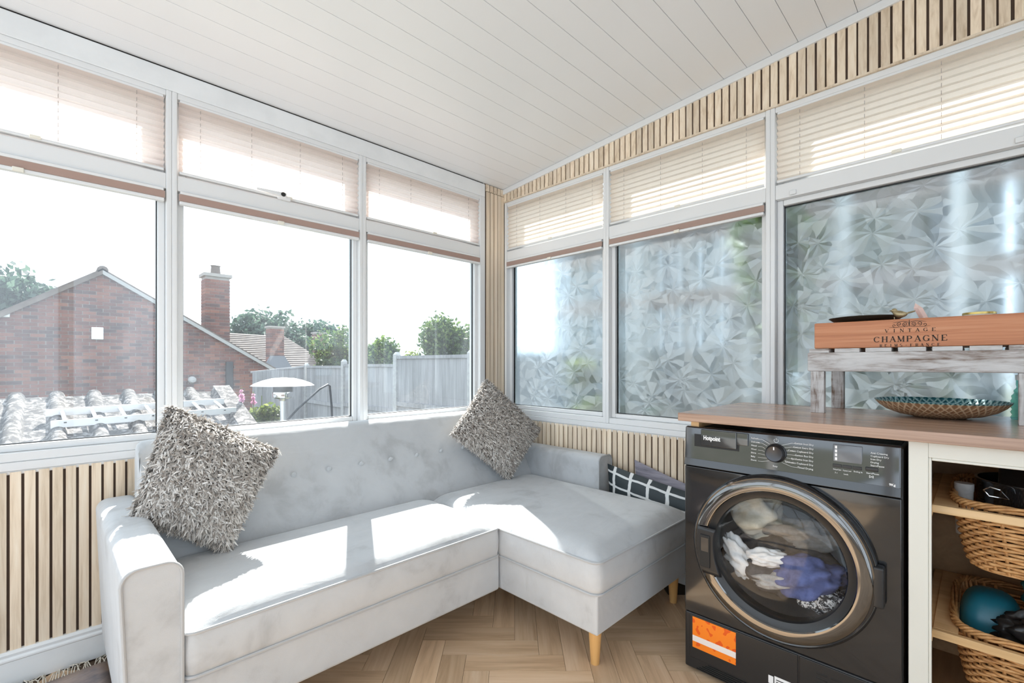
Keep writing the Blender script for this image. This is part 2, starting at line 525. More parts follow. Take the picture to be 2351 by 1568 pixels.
def inst(src, parent, loc, scale=None, rot=None):
    """copy of a piece that shares its mesh; loc is the world position of its origin."""
    c = src.copy(); COL.objects.link(c)
    c.parent = parent
    c.location = Vector(loc) - ORG[parent.name]
    if scale: c.scale = scale
    if rot: c.rotation_euler = rot
    ORG[c.name] = Vector(loc)
    return c

def TA(s, d, z): return (-s, -d, z)      # left window wall: s from the corner, d into the room
def TB(s, d, z): return (-d, -s, z)      # right window wall
ceil_z = lambda y: 2.262 - 0.08 * y

# ------------------------------------------------------------------ room shell
X0, Y0 = -3.75, -3.45            # far ends of the room (behind the camera)
floor = MB().box(X0, 0.0, Y0, 0.0, -0.12, -0.006).build('floor', 'grout', org=Vector((0, 0, 0)))
tag(floor, 'herringbone oak plank floor under the grey sofa', kind='structure')
Wp, Lp = 0.0895, 0.358
pm = MB().box(0.0006, Lp - 0.0006, 0.0006, Wp - 0.0006, -0.006, 0.0)
pd = Vector((1, -1, 0)).normalized(); qd = Vector((-1, -1, 0)).normalized()
A0 = Vector((-1.110, -0.955, 0))
spots = []
for m_ in range(-6, 7):
    for n_ in range(-60, 61):
        for kind in 'HV':
            if kind == 'H':
                o = A0 + pd * (n_ * Wp + m_ * 2 * Lp) + qd * (n_ * Wp)
                spots.append((o + pd * Lp / 2 + qd * Wp / 2, o + qd * Wp, -PI / 4))
            else:               # plank standing across: its length runs along qd
                o = A0 + pd * (Lp + n_ * Wp + m_ * 2 * Lp) + qd * ((n_ + 1) * Wp - Lp)
                spots.append((o + pd * Wp / 2 + qd * Lp / 2, o, -PI * 0.75))
spots = [q for q in spots if X0 + 0.16 < q[0].x < -0.16 and Y0 + 0.16 < q[0].y < -0.16]
spots.sort(key=lambda q: (q[0] - Vector((-1.15, -1.35, 0))).length)
plank0 = pm.build('plank', 'plank', floor, org=Vector((0, 0, 0)))
plank0.location = spots[0][1]; plank0.rotation_euler = (0, 0, spots[0][2])
for c_, p_, a_ in spots[1:300]:
    inst(plank0, floor, p_, rot=(0, 0, a_))
rp = MB()
for c_, p_, a_ in spots[300:]:
    R_ = Matrix.Rotation(a_, 3, 'Z')
    rp.hexa([p_ + R_ @ Vector(v) for v in ((.0006, .0006, -.006), (Lp - .0006, .0006, -.006), (Lp - .0006, Wp - .0006, -.006), (.0006, Wp - .0006, -.006), (.0006, .0006, 0), (Lp - .0006, .0006, 0), (Lp - .0006, Wp - .0006, 0), (.0006, Wp - .0006, 0))])
if rp.v:
    rp.build('planking', 'plank', floor, fixn=False)['kind'] = 'stuff'

# ceiling with boards running along the left window wall
cl = MB()
cl.hexa([(X0, Y0, ceil_z(Y0) + 0.006), (0.105, Y0, ceil_z(Y0) + 0.006), (0.105, 0.27, ceil_z(0.27) + 0.006), (X0, 0.27, ceil_z(0.27) + 0.006),
         (X0, Y0, ceil_z(Y0) + 0.10), (0.105, Y0, ceil_z(Y0) + 0.10), (0.105, 0.27, ceil_z(0.27) + 0.10), (X0, 0.27, ceil_z(0.27) + 0.10)])
ceiling = cl.build('ceiling', 'white_paint', org=Vector((0, 0, 2.26)))
tag(ceiling, 'sloping ceiling of white tongue and groove boards', kind='structure')
bw = 0.0980
bb = MB()
zz = lambda y: 2.262 - 0.08 * y
bb.hexa([(X0, -bw, zz(-bw)), (-0.001, -bw, zz(-bw)), (-0.001, 0, zz(0)), (X0, 0, zz(0)),
         (X0, -bw - .0, zz(-bw) + 0.006), (-0.001, -bw, zz(-bw) + 0.006), (-0.001, 0, zz(0) + 0.006), (X0, 0, zz(0) + 0.006)])
board0 = bb.build('ceiling_board', 'ceiling', ceiling, bevel=0.0012, seg=2, org=Vector((0, 0, 2.262)))
board0.location = Vector((0, 0.024, 2.262 - 0.08 * 0.024)) - ORG['ceiling']
i = 1
while 0.024 - 0.0995 * i > Y0 + 0.1:
    y = 0.024 - 0.0995 * i
    inst(board0, ceiling, (0, y, 2.262 - 0.08 * y))
    i += 1

# walls: dark felt backing boards with wooden slats fixed on
SP, SW = 0.0338, 0.0264
sl = MB().box(-SW / 2, SW / 2, -0.004, 0.004, 0, 1.0)
wall_l = MB().box(X0, 0.10, 0.0, 0.10, -0.1, 0.745).box(-0.175, 0.10, 0.0, 0.10, 0.745, 2.262).build('wall_left', 'slat_back', org=Vector((0, 0, 0)))
tag(wall_l, 'low wall clad in pale wooden slats below the left windows', kind='structure')
slat0 = sl.build('slat', 'slat', wall_l, org=Vector((0, 0, 0)))
slat0.location = (-2.3845 + SP, -0.004, 0.112); slat0.scale = (1, 1, 0.600)
x = -2.3845
def jit(): return random.uniform(-0.0011, 0.0011)
for k in range(-12, 66):
    xx = -2.3845 + SP * k + SP / 2 - SP / 2 + 0.0
    if k == 1 or xx > -0.2:
        continue
    if -0.2 < xx: continue
    if k > 12 and k % 1 == 0 and xx > -1.95:      # hidden behind the sofa
        continue
    inst(slat0, wall_l, (xx, -0.004, 0.112), (1, 1, 0.600))
for xx in (-0.166 + 0.0155, -0.1160, -0.0820, -0.0490, -0.0190):
    inst(slat0, wall_l, (xx, -0.004, 0.60), (1.0, 1, 1.61))
    inst(slat0, wall_l, (xx - 0.004, -0.004, 2.214), (1.0, 1, 0.044))

wall_r = MB()
wall_r.box(0.0, 0.10, Y0, 0.10, -0.1, 0.745)
wall_r.hexa([(0.0, Y0, 2.165), (0.10, Y0, 2.165), (0.10, 0.0, 2.165), (0.0, 0.0, 2.165), (0.0, Y0, ceil_z(Y0)), (0.10, Y0, ceil_z(Y0)), (0.10, 0.0, ceil_z(0)), (0.0, 0.0, ceil_z(0))])
wall_r = wall_r.build('wall_right', 'slat_back', org=Vector((0, 0, 0)))
tag(wall_r, 'wall clad in pale wooden slats above and below the right windows', kind='structure')
slr = MB().box(-0.004, 0.004, -SW / 2, SW / 2, 0, 1.0)
slr0 = slr.build('slat', 'slat', wall_r, org=Vector((0, 0, 0)))
slr0.location = (-0.004, -0.019, 2.172); slr0.scale = (1, 1, ceil_z(-0.019) - 0.01 - 2.172)
for k in range(1, 86):
    y = -0.019 - SP * k
    zt = ceil_z(y) - 0.012
    inst(slr0, wall_r, (-0.004, y + jit(), 2.172), (1, 1, zt - 2.172))
for k in range(0, 44):
    y = -0.27 - 0.0341 * k
    inst(slr0, wall_r, (-0.004, y + jit(), 0.112), (1, 1, 0.600))

# unseen walls behind the camera, openings added to light the room
wr = MB()
wr.box(X0, 0.1, Y0 - 0.1, Y0, -0.1, 0.08).box(X0, 0.1, Y0 - 0.1, Y0, 2.05, 2.6).box(-1.2, 0.1, Y0 - 0.1, Y0, 0.08, 2.05).box(X0, X0 + 0.75, Y0 - 0.1, Y0, 0.08, 2.05)
for xx in (-2.1,):
    wr.box(xx - 0.05, xx + 0.05, Y0 - 0.08, Y0, 0.08, 2.05)
wall_rear = wr.build('wall_rear', 'white_paint'); tag(wall_rear, 'white wall behind the viewpoint with wide openings added to light the room', kind='structure')
we = MB()
we.box(X0 - 0.1, X0, Y0, 0.1, -0.1, 0.35).box(X0 - 0.1, X0, Y0, 0.1, 2.20, 2.6).box(X0 - 0.1, X0, -0.15, 0.1, 0.35, 2.20).box(X0 - 0.1, X0, Y0, Y0 + 0.15, 0.35, 2.20)
for yy in (-0.95, -1.8, -2.65):
    we.box(X0 - 0.07, X0, yy - 0.03, yy + 0.03, 0.35, 2.20)
wall_end = we.build('wall_end', 'white_paint'); tag(wall_end, 'glazed end wall of the sunroom with white bars', kind='structure')

# ------------------------------------------------------------------ windows
def window(n, T, s0, s1, frost, jl=0.0185, jr=0.0185, label='', sd=0.095, se=0.034):
    loc = Vector(T((s0 + s1) / 2, 0, 0.745))
    w = thing('window_%d' % n, loc, label, kind='structure')
    f = MB(T)
    f.box(s0, s0 + jl, -0.075, 0.006, 0.745, 2.171)
    f.box(s1 - jr, s1, -0.075, 0.006, 0.745, 2.171)
    f.box(s0 + jl, s1 - jr, -0.075, 0.003, 0.745, 0.776)
    f.box(s0 + jl, s1 - jr, -0.075, 0.003, 1.776, 1.838)
    f.box(s0 + jl, s1 - jr, -0.075, 0.003, 2.148, 2.171)
    f.build('window_frame', 'upvc', w, bevel=0.003)
    a, b = s0 + jl, s1 - jr
    g = MB(T)          # glazing bead around the lower pane
    z0, z1 = 0.776, 1.776; e = 0.024
    g.box(a, a + e, -0.075, -0.022, z0, z1).box(b - e, b, -0.075, -0.022, z0, z1)
    g.box(a + e, b - e, -0.075, -0.022, z0, z0 + e).box(a + e, b - e, -0.075, -0.022, z1 - e, z1)
    g.build('glazing_bead', 'upvc', w, bevel=0.004)
    gk = MB(T)         # black rubber gasket
    q = 0.0035
    gk.box(a + e, a + e + q, -0.052, -0.04, z0 + e, z1 - e).box(b - e - q, b - e, -0.052, -0.04, z0 + e, z1 - e)
    gk.box(a + e + q, b - e - q, -0.052, -0.04, z0 + e, z0 + e + q).box(a + e + q, b - e - q, -0.052, -0.04, z1 - e - q, z1 - e)
    gk.build('gasket', 'black_satin', w)
    MB(T).box(a + e, b - e, -0.050, -0.046, z0 + e, z1 - e).build('pane', 'frosted' if frost else 'glass', w)
    sh = MB(T)         # opening sash of the top light
    z0, z1 = 1.838, 2.148; e = se
    sh.box(a, a + e, -sd, -0.030, z0, z1).box(b - e, b, -sd, -0.030, z0, z1)
    sh.box(a + e, b - e, -sd, -0.030, z0, z0 + e).box(a + e, b - e, -sd, -0.030, z1 - e, z1)
    sh.build('top_sash', 'upvc', w, bevel=0.004)
    MB(T).box(a + e, b - e, -0.046, -0.042, z0 + e, z1 - e).build('pane', 'glass', w)
    return w

def blind(T, s0, s1, z0, z1, label, group, tabs=(0.5,), fab='blind'):
    """pleated blind: s0..s1 along the wall, fabric between z0 and z1."""
    loc = Vector(T((s0 + s1) / 2, 0.0, z0))
    b = thing('pleated_blind', loc, label, 'blind', group)
    f = MB(T)
    n = int(round((z1 - z0 - 0.02) / 0.0262)); h = (z1 - z0 - 0.02) / (2 * n)
    P = []
    for k in range(2 * n + 1):
        d = 0.001 if k % 2 == 0 else -0.0105
        dd = 0.0012 * math.sin(k * 1.7)
        P.append([(s0 + 0.002 + (0.003 if k % 2 else 0), d + dd, z0 + 0.01 + h * k), ((s0 + s1) / 2, d, z0 + 0.01 + h * k), (s1 - 0.002 - (0.003 if k % 2 else 0), d - dd, z0 + 0.01 + h * k)])
    f.grid(P)
    f.build('fabric', fab, b, fixn=False)
    MB(T).box(s0 + 0.006, s1 - 0.006, -0.017, 0.003, z1 - 0.010, z1).build('head_rail', 'upvc', b, bevel=0.002)
    MB(T).box(s0 + 0.004, s1 - 0.004, -0.018, 0.006, z0, z0 + 0.011).build('bottom_rail', 'upvc', b, bevel=0.003)
    for t in (0.11, 0.38, 0.65, 0.9):
        s = s0 + (s1 - s0) * t
        MB(T).tube([(s, -0.0045, z0 + 0.01), (s, -0.0045, z1 - 0.01)], 0.0009, 5).build('cord', 'cord', b)
    for t in tabs:
        s = s0 + (s1 - s0) * t
        MB(T).box(s - 0.014, s + 0.014, 0.004, 0.011, z0 + 0.002, z0 + 0.014).build('pull_tab', 'cream_plastic', b, bevel=0.002)
    return b

def blind_up(T, s0, s1, label, group):
    """the same kind of blind drawn right up into a stack."""
    z0, z1 = 1.722, 1.775
    loc = Vector(T((s0 + s1) / 2, 0.0, z0))
    b = thing('pleated_blind', loc, label, 'blind', group)
    f = MB(T)
    P = []; n = 12
    for k in range(2 * n + 1):
        d = 0.011 if k % 2 == 0 else 0.007
        z = z0 + 0.013 + (z1 - z0 - 0.025) * k / (2 * n)
        P.append([(s0 + 0.002, d, z), (s1 - 0.002, d, z)])
    f.grid(P)
    f.build('folded_fabric', 'blind_stack', b, fixn=False)
    MB(T).box(s0 + 0.006, s1 - 0.006, -0.012, 0.012, z1 - 0.011, z1).build('head_rail', 'upvc', b, bevel=0.002)
    MB(T).box(s0 + 0.004, s1 - 0.004, -0.012, 0.013, z0, z0 + 0.013).build('bottom_rail', 'upvc', b, bevel=0.003)
    s = (s0 + s1) / 2
    MB(T).box(s - 0.014, s + 0.014, 0.012, 0.019, z0 - 0.001, z0 + 0.014).build('pull_tab', 'cream_plastic', b, bevel=0.002)
    return b

LA = [(0.176, 1.0335), (1.0335, 1.8542), (1.8542, 2.70), (2.70, 3.52)]
LB = [(0.012, 0.826), (0.826, 1.659), (1.659, 2.50), (2.50, 3.34)]
lab = {1: 'clear window at the corner end of the left wall', 2: 'middle clear window of the left wall, lever handle on its top light',
       3: 'clear window at the left edge with the brick gable seen through it', 5: 'leaf patterned window nearest the corner, part of the sky showing through',
       6: 'leaf patterned window between corner and wooden worktop', 7: 'leaf patterned window behind the wooden box on the worktop'}
glab = {0: 'corner end of the left wall', 1: 'middle of the left wall', 2: 'left edge of the left wall'}
names_u = ['pale pink pleated blind lowered over the top light nearest the corner, left wall', 'pale pink pleated blind over the top light with the lever handle', 'pale pink pleated blind at the left edge, over the top light above the brick house']
names_d = ['folded pink blind drawn up above the fence view beside the corner', 'folded pink blind drawn up below the lever handle', 'folded pink blind drawn up above the gable of the brick house']
for i, (a, b_) in enumerate(LA):
    window(i + 1, TA, a, b_, False, jl=0.043 if i == 0 else 0.0185, label=lab.get(i + 1, 'clear window beyond the left edge of the view'))
    if i < 3:
        blind(TA, a + (0.045 if i == 0 else 0.021), b_ - 0.021, 1.846, 2.148, names_u[i], 'lowered pleated blinds', tabs=(0.45,))
        blind_up(TA, a + (0.045 if i == 0 else 0.021), b_ - 0.021, names_d[i], 'drawn up pleated blinds')
nb_u = ['cream pleated blind on the top light right of the slatted corner', 'cream pleated blind of the middle top light, right wall', 'wide cream pleated blind at the right edge, above the printed box']
nb_d = ['folded pink blind drawn up over the frosted window next to the slatted corner', 'folded pink blind drawn up over the middle frosted window']
for i, (a, b_) in enumerate(LB):
    window(i + 5, TB, a, b_, True, sd=0.055, se=0.022, jl=0.02 if i == 0 else 0.0185, label=lab.get(i + 5, 'leaf patterned window beyond the right edge'))
    if i < 3:
        blind(TB, a + 0.021, b_ - 0.021, 1.846, 2.148, nb_u[i], 'lowered pleated blinds', tabs=(0.5,), fab='blind_cream')
    if i < 2:
        blind_up(TB, a + 0.021, b_ - 0.021, nb_d[i], 'drawn up pleated blinds')
# small white blind clip fixed on the transom of the right-hand frosted window
for s in (1.745, 2.385):
    tag(MB(TB).box(s - 0.012, s + 0.012, 0.003, 0.010, 1.782, 1.800).build('blind_clip', 'upvc', bevel=0.002),
        'tiny white blind clip on the frame above the right frosted window, ' + ('near its left end' if s < 2 else 'at the right edge'), 'clip', 'blind clips')
# lever handle of the middle top light
hx = -1.445
h = thing('window_handle', (hx, -0.004, 1.842), 'white lever handle with black oval lock on the middle top light', 'handle')
MB().box(hx - 0.012, hx + 0.045, -0.014, -0.002, 1.838, 1.856).build('base_plate', 'upvc', h, bevel=0.003)
MB().hexa([(hx - 0.105, -0.030, 1.853), (hx + 0.022, -0.030, 1.846), (hx + 0.022, -0.020, 1.846), (hx - 0.105, -0.020, 1.853),
           (hx - 0.105, -0.030, 1.862), (hx + 0.022, -0.030, 1.868), (hx + 0.022, -0.020, 1.868), (hx - 0.105, -0.020, 1.862)]).build('lever', 'upvc', h, bevel=0.003)
MB().lathe([(0.0001, -0.003), (0.010, -0.003), (0.010, 0.0), (0.0001, 0.0)], (hx + 0.006, -0.030, 1.857), 'y', 16).build('lock', 'black_satin', h)

# white trims: head board, sills, skirting, sloping cornice
t1 = MB().box(X0, -0.176, -0.006, 0.075, 2.171, 2.2555).build('trim_1', 'white_paint', bevel=0.003)
tag(t1, 'white painted head board above the left windows', kind='structure')
t1b = MB().box(X0, -0.19, 0.0, 0.08, 2.2555, 2.275).build('trim_5', 'dark_gap'); tag(t1b, 'dark gap between head board and ceiling', kind='structure')
t2 = MB(TA).box(0.19, 3.75, -0.08, 0.010, 0.716, 0.745).box(0.19, 3.75, -0.08, 0.004, 0.703, 0.716).build('trim_2', 'upvc', bevel=0.003)
tag(t2, 'white sill band under the left windows', kind='structure')
t3 = MB(TB).box(0.0, 3.4, -0.08, 0.010, 0.716, 0.745).box(0.0, 3.4, -0.08, 0.004, 0.700, 0.716).build('trim_3', 'upvc', bevel=0.003)
tag(t3, 'white sill band under the right windows', kind='structure')
tc_ = MB()
tc_.hexa([(-0.016, Y0, ceil_z(Y0) - 0.034), (0, Y0, ceil_z(Y0) - 0.034), (0, 0, ceil_z(0) - 0.034), (-0.016, 0, ceil_z(0) - 0.034),
          (-0.016, Y0, ceil_z(Y0) - 0.001), (0, Y0, ceil_z(Y0) - 0.001), (0, 0, ceil_z(0) - 0.001), (-0.016, 0, ceil_z(0) - 0.001)])
t4 = tc_.build('trim_4', 'upvc', bevel=0.003); tag(t4, 'white sloping cornice strip above the right wall slats', kind='structure')
t6 = MB(TB).box(0.0, 3.4, 0.0, 0.012, 2.171, 2.178).build('trim_6', 'slat'); tag(t6, 'thin wooden bead under the upper slats', kind='structure')
bs = MB()
bs.prism([(X0, 0, 0), (X0, -0.018, 0), (X0, -0.018, 0.083), (X0, -0.021, 0.086), (X0, -0.021, 0.092), (X0, -0.015, 0.098), (X0, -0.018, 0.108), (X0, -0.012, 0.116), (X0, 0, 0.118)], (-X0 - 0.001, 0, 0))
bso = bs.build('baseboard_left', 'white_paint', bevel=0.001); tag(bso, 'moulded white skirting board below the left wall slats', kind='structure')
bs = MB().box(-0.018, 0, -1.6, -0.02, 0, 0.115).build('baseboard_right', 'white_paint', bevel=0.004); tag(bs, 'white skirting board below the right wall slats', kind='structure')

# ------------------------------------------------------------------ corner sofa
sofa = thing('corner_sofa', (-1.05, -0.5, 0.0), 'pale grey velvet corner sofa with chaise, button back and wooden legs', 'sofa')

def pad(name, x0, x1, y0, y1, z0, z1, crown, bulge, mat, parent, nx=40, ny=24, rc=0.03):
    """box cushion: rounded plan corners, crowned top, slightly bulging sides."""
    def outline(k, inset):
        pts = []
        for cx, cy, a0 in ((x1 - rc, y1 - rc, 0), (x0 + rc, y1 - rc, PI / 2), (x0 + rc, y0 + rc, PI), (x1 - rc, y0 + rc, 1.5 * PI)):
            for i in range(k):
                a = a0 + (PI / 2) * i / (k - 1)
                pts.append((cx + (rc + inset) * math.cos(a), cy + (rc + inset) * math.sin(a)))
        return pts
    b = MB()
    # sides
    rows = []
    for j in range(7):
        t = j / 6
        ins = bulge * math.sin(PI * t)
        o = outline(6, ins)
        # extra points along the straight runs keep the bulge smooth
        rows.append([(px, py, z0 + (z1 - z0) * t) for px, py in o])
    b.grid(rows, True)
    b.add(rows[0], [tuple(range(len(rows[0]) - 1, -1, -1))])
    # top: grid mapped to the rounded rectangle
    P = []
    for j in range(ny + 1):
        v = -1 + 2 * j / ny; row = []
        for i in range(nx + 1):
            u = -1 + 2 * i / nx
            hx, hy = (x1 - x0) / 2, (y1 - y0) / 2
            px, py = (x0 + x1) / 2 + hx * u, (y0 + y1) / 2 + hy * v
            # pull the grid corners in onto the rounded outline
            dx = max(0, abs(px - (x0 + x1) / 2) - (hx - rc)); dy = max(0, abs(py - (y0 + y1) / 2) - (hy - rc))
            if dx > 0 and dy > 0:
                L = math.hypot(dx, dy); m_ = max(dx, dy)
                k = m_ / L
                px = (x0 + x1) / 2 + math.copysign(hx - rc + dx * k, u); py = (y0 + y1) / 2 + math.copysign(hy - rc + dy * k, v)
            eu = min(1, (1 - abs(u)) * hx / 0.10); ev = min(1, (1 - abs(v)) * hy / 0.10)
            e = lambda q: math.sqrt(max(0, 1 - (1 - q) ** 2))
            z = z1 + crown * e(eu) * e(ev)
            row.append((px, py, z))
        P.append(row)
    b.grid(P)
    return b.build(name, mat, parent, smooth=True, angle=0, weld=True)

def loop_pts(x0, x1, y0, y1, z, rc, k=7):
    pts = []
    for cx, cy, a0 in ((x1 - rc, y1 - rc, 0), (x0 + rc, y1 - rc, PI / 2), (x0 + rc, y0 + rc, PI), (x1 - rc, y0 + rc, 1.5 * PI)):
        for i in range(k):
            a = a0 + (PI / 2) * i / (k - 1)
            pts.append((cx + rc * math.cos(a), cy + rc * math.sin(a), z))
    return pts

# bases
MB().box(-1.972, -0.872, -0.884, -0.10, 0.135, 0.279).build('seat_base', 'velvet', sofa, bevel=0.012, seg=3)
MB().box(-0.868, -0.148, -1.366, -0.10, 0.135, 0.279).build('chaise_base', 'velvet', sofa, bevel=0.008, seg=3)
seat = pad('seat_cushion', -1.962, -0.878, -0.892, -0.36, 0.283, 0.395, 0.038, 0.006, 'velvet', sofa, rc=0.03)
MB().tube(loop_pts(-1.963, -0.877, -0.893, -0.36, 0.394, 0.03), 0.0048, 8, True).build('upper_piping', 'piping', seat, smooth=True)
MB().tube(loop_pts(-1.963, -0.877, -0.893, -0.36, 0.283, 0.03), 0.0048, 8, True).build('lower_piping', 'piping', seat, smooth=True)
chs = pad('chaise_cushion', -0.872, -0.140, -1.370, -0.36, 0.275, 0.386, 0.046, 0.006, 'velvet', sofa, rc=0.035)
MB().tube(loop_pts(-0.873, -0.139, -1.371, -0.36, 0.386, 0.035), 0.0048, 8, True).build('upper_piping', 'piping', chs, smooth=True)
MB().tube(loop_pts(-0.873, -0.139, -1.371, -0.36, 0.275, 0.035), 0.0048, 8, True).build('lower_piping', 'piping', chs, smooth=True)
# back: profile in the y-z plane
prof = [(-0.055, 0.135), (-0.055, 0.745), (-0.062, 0.772), (-0.080, 0.788), (-0.105, 0.793), (-0.135, 0.790), (-0.160, 0.778), (-0.178, 0.755),
        (-0.205, 0.710), (-0.250, 0.645), (-0.305, 0.560), (-0.350, 0.485), (-0.385, 0.420), (-0.395, 0.36), (-0.395, 0.135)]
bk = MB()
xs = [-1.978, -1.974, -1.962, -1.944] + list(np.linspace(-1.9, -0.16, 30)) + [-0.135]
rows = []
for xx in xs:
    k = {-1.978: 0.022, -1.974: 0.011, -1.962: 0.003}.get(xx, 0.0)
    cy = -0.22; 
    rows.append([(xx, y + (cy - y) / abs(cy - y) * k if abs(cy - y) > k else y, z - (k if z > 0.6 else 0)) for y, z in prof])
bk.grid(rows)
bk.add(rows[0], [tuple(range(len(prof)))]); bk.add(rows[-1], [tuple(range(len(prof)))])
back = bk.build('backrest', 'velvet', sofa, smooth=True, weld=True, angle=50)
for k in range(8):
    bx_ = -1.632 + 0.1505 * k
    o = MB().sphere((0, 0, 0), 0.0125, 16, 8, (1, 0.45, 1)).build('button', 'velvet', sofa, smooth=True, angle=0, org=Vector((0, 0, 0)))
    o.location = Vector((bx_, -0.2785, 0.6145)) - ORG[sofa.name]; o.rotation_euler = (math.radians(31), 0, 0)

def arm(name, xa, xb, ya, yb, z0, z1, flare, r=0.035):
    """ya = front, yb = rear; outer side may flare outwards towards the top."""
    def section(y):
        pts = []
        lo, hi = (xa, xb)
        for i in range(7):
            a = PI / 2 + (PI / 2) * (1 - i / 6)
            pts.append((lo + r + r * math.cos(a), y, z1 - r + r * math.sin(a)))
        for i in range(7):
            a = PI / 2 * (1 - i / 6)
            pts.append((hi - r + r * math.cos(a), y, z1 - r + r * math.sin(a)))
        out = [(lo + flare, y, z0)] + pts + [(hi, y, z0)]
        return out
    b = MB()
    ys = [ya, ya + 0.004, ya + 0.012, ya + 0.3, (ya + yb) / 2, yb - 0.03, yb - 0.01, yb]
    rows = []
    for y in ys:
        rows.append(section(y))
    b.grid(rows)
    n = len(rows[0])
    b.add(rows[0], [tuple(range(n))]); b.add(rows[-1], [tuple(range(n))])
    a = b.build(name, 'velvet', sofa, smooth=True, weld=True, angle=50)
    MB().tube([(x, ya - 0.001, z) for x, y, z in section(ya)], 0.0045, 8).build('arm_piping', 'piping', a, smooth=True)
    return a
arm('left_arm', -2.085, -1.966, -0.885, -0.06, 0.10, 0.588, 0.018)
arm('right_arm', -0.142, -0.022, -0.872, -0.06, 0.10, 0.582, 0.0, 0.03)
for lx, ly in ((-0.812, -1.318), (-0.205, -1.318), (-0.205, -0.15), (-0.93, -0.15), (-2.02, -0.83), (-2.02, -0.13)):
    MB().cyl((lx, ly, 0.0), (lx, ly, 0.136), 0.0155, 0.0245, 24).build('leg', 'leg', sofa, smooth=True)

# ------------------------------------------------------------------ scatter cushions
def cushion_pts(T, R, B, L, H, nu=28, pinch=0.05, nrm=None):
    T, R, B, L = map(Vector, (T, R, B, L))
    n = (R - L).cross(T - B).normalized()
    if nrm is not None and n.dot(Vector(nrm)) < 0: n = -n
    def at(u, v, side):
        a, b = 2 * u - 1, 2 * v - 1
        # edges pulled slightly inwards between the corners
        k = 1 - pinch * (1 - b * b) * abs(a) ** 3; kk = 1 - pinch * (1 - a * a) * abs(b) ** 3
        uu, vv = 0.5 + 0.5 * a * k, 0.5 + 0.5 * b * kk
        p = T * (1 - uu) * (1 - vv) + R * uu * (1 - vv) + B * uu * vv + L * (1 - uu) * vv
        t = H * ((1 - abs(a) ** 2.6) * (1 - abs(b) ** 2.6)) ** 0.55
        return p + n * (side * t), n
    return at, n

def cushion_mesh(name, at, mat, parent=None, nu=26, org=None):
    b = MB(); b.uv = []
    for side in (1, -1):
        P = []
        for j in range(nu + 1):
            row = []
            for i in range(nu + 1):
                p, _ = at(i / nu, j / nu, side); row.append(p); b.uv.append((i / nu, j / nu))
            P.append(row)
        b.grid(P)
    return b.build(name, mat, parent, smooth=True, angle=0, fixn=True, org=org)

def shag(name, at, n_dir, parent, count, length, width, lean, mat='fur'):
    """short curved yarn ribbons covering both faces of a cushion."""
    V = []; eps = 0.01
    us = rng.random(count); vs = rng.random(count); sd = np.where(rng.random(count) < 0.74, 1, -1)
    # extra tufts along the four edges
    ne = count // 6
    t = rng.random(ne); e = rng.integers(0, 4, ne); w = rng.random(ne) * 0.02
    us[:ne] = np.where(e == 0, w, np.where(e == 1, 1 - w, t)); vs[:ne] = np.where(e == 2, w, np.where(e == 3, 1 - w, t))
    cen = Vector(at(0.5, 0.5, 0)[0])
    for k in range(count):
        u, v, s = us[k], vs[k], int(sd[k])
        p = at(u, v, s)[0]
        pu = at(min(u + eps, 1), v, s)[0] - at(max(u - eps, 0), v, s)[0]
        pv = at(u, min(v + eps, 1), s)[0] - at(u, max(v - eps, 0), s)[0]
        nn = pu.cross(pv)
        if nn.length < 1e-9: nn = n_dir * s
        nn.normalize()
        if nn.dot(n_dir * s) < 0: nn = -nn
        ed = max(abs(2 * u - 1), abs(2 * v - 1))
        if ed > 0.93:
            nn = (nn + (p - cen).normalized() * 1.3).normalized()
        r = Vector(rng.normal(size=3))
        l = Vector(lean) + r * 0.55
        l = l - nn * l.dot(nn) * 0.6
        L = length * (0.6 + 0.7 * rng.random())
        d0 = (nn * 1.0 + l * 0.35).normalized(); d1 = (nn * 0.35 + l * 1.0).normalized()
        side = d0.cross(l)
        if side.length < 1e-6: side = d0.orthogonal()
        side.normalize()
        wdt = width * (0.6 + 0.8 * rng.random())
        p1 = p + d0 * (L * 0.45); p2 = p1 + d1 * (L * 0.55)
        V += [p - side * wdt * .5, p + side * wdt * .5, p1 + side * wdt * .55, p1 - side * wdt * .55, p2 + side * wdt * .12, p2 - side * wdt * .12]
    V = np.array([tuple(q) for q in V])
    idx = np.arange(count)[:, None] * 6
    F = np.concatenate([idx + np.array([[0, 1, 2, 3]]), idx + np.array([[3, 2, 4, 5]])], 0)
    o = fast_mesh(name, V, F, mat, parent)
    o['kind'] = 'stuff'
    return o

c1 = thing('shaggy_cushion', (-1.79, -0.47, 0.43), 'taupe shaggy cushion leaning on the left sofa arm', 'cushion', 'shaggy cushions')
at1, n1 = cushion_pts((-1.897, -0.235, 0.915), (-1.575, -0.345, 0.735), (-1.772, -0.470, 0.447), (-2.010, -0.375, 0.582), 0.062, nrm=(-0.3, -1, 0.3))
cushion_mesh('cushion_cover', at1, 'fur_base', c1)
shag('shag_pile', at1, n1, c1, 11000, 0.031, 0.0056, (0.05, -0.05, -0.9))
c2 = thing('shaggy_cushion', (-0.40, -0.42, 0.42), 'taupe shaggy cushion standing on its corner against the right sofa arm', 'cushion', 'shaggy cushions')
at2, n2 = cushion_pts((-0.372, -0.235, 0.978), (-0.118, -0.425, 0.682), (-0.388, -0.440, 0.437), (-0.690, -0.320, 0.706), 0.068, nrm=(-0.4, -1, 0.3))
cushion_mesh('cushion_cover', at2, 'fur_base', c2)
shag('shag_pile', at2, n2, c2, 13000, 0.024, 0.0042, (0.1, -0.05, -0.8))

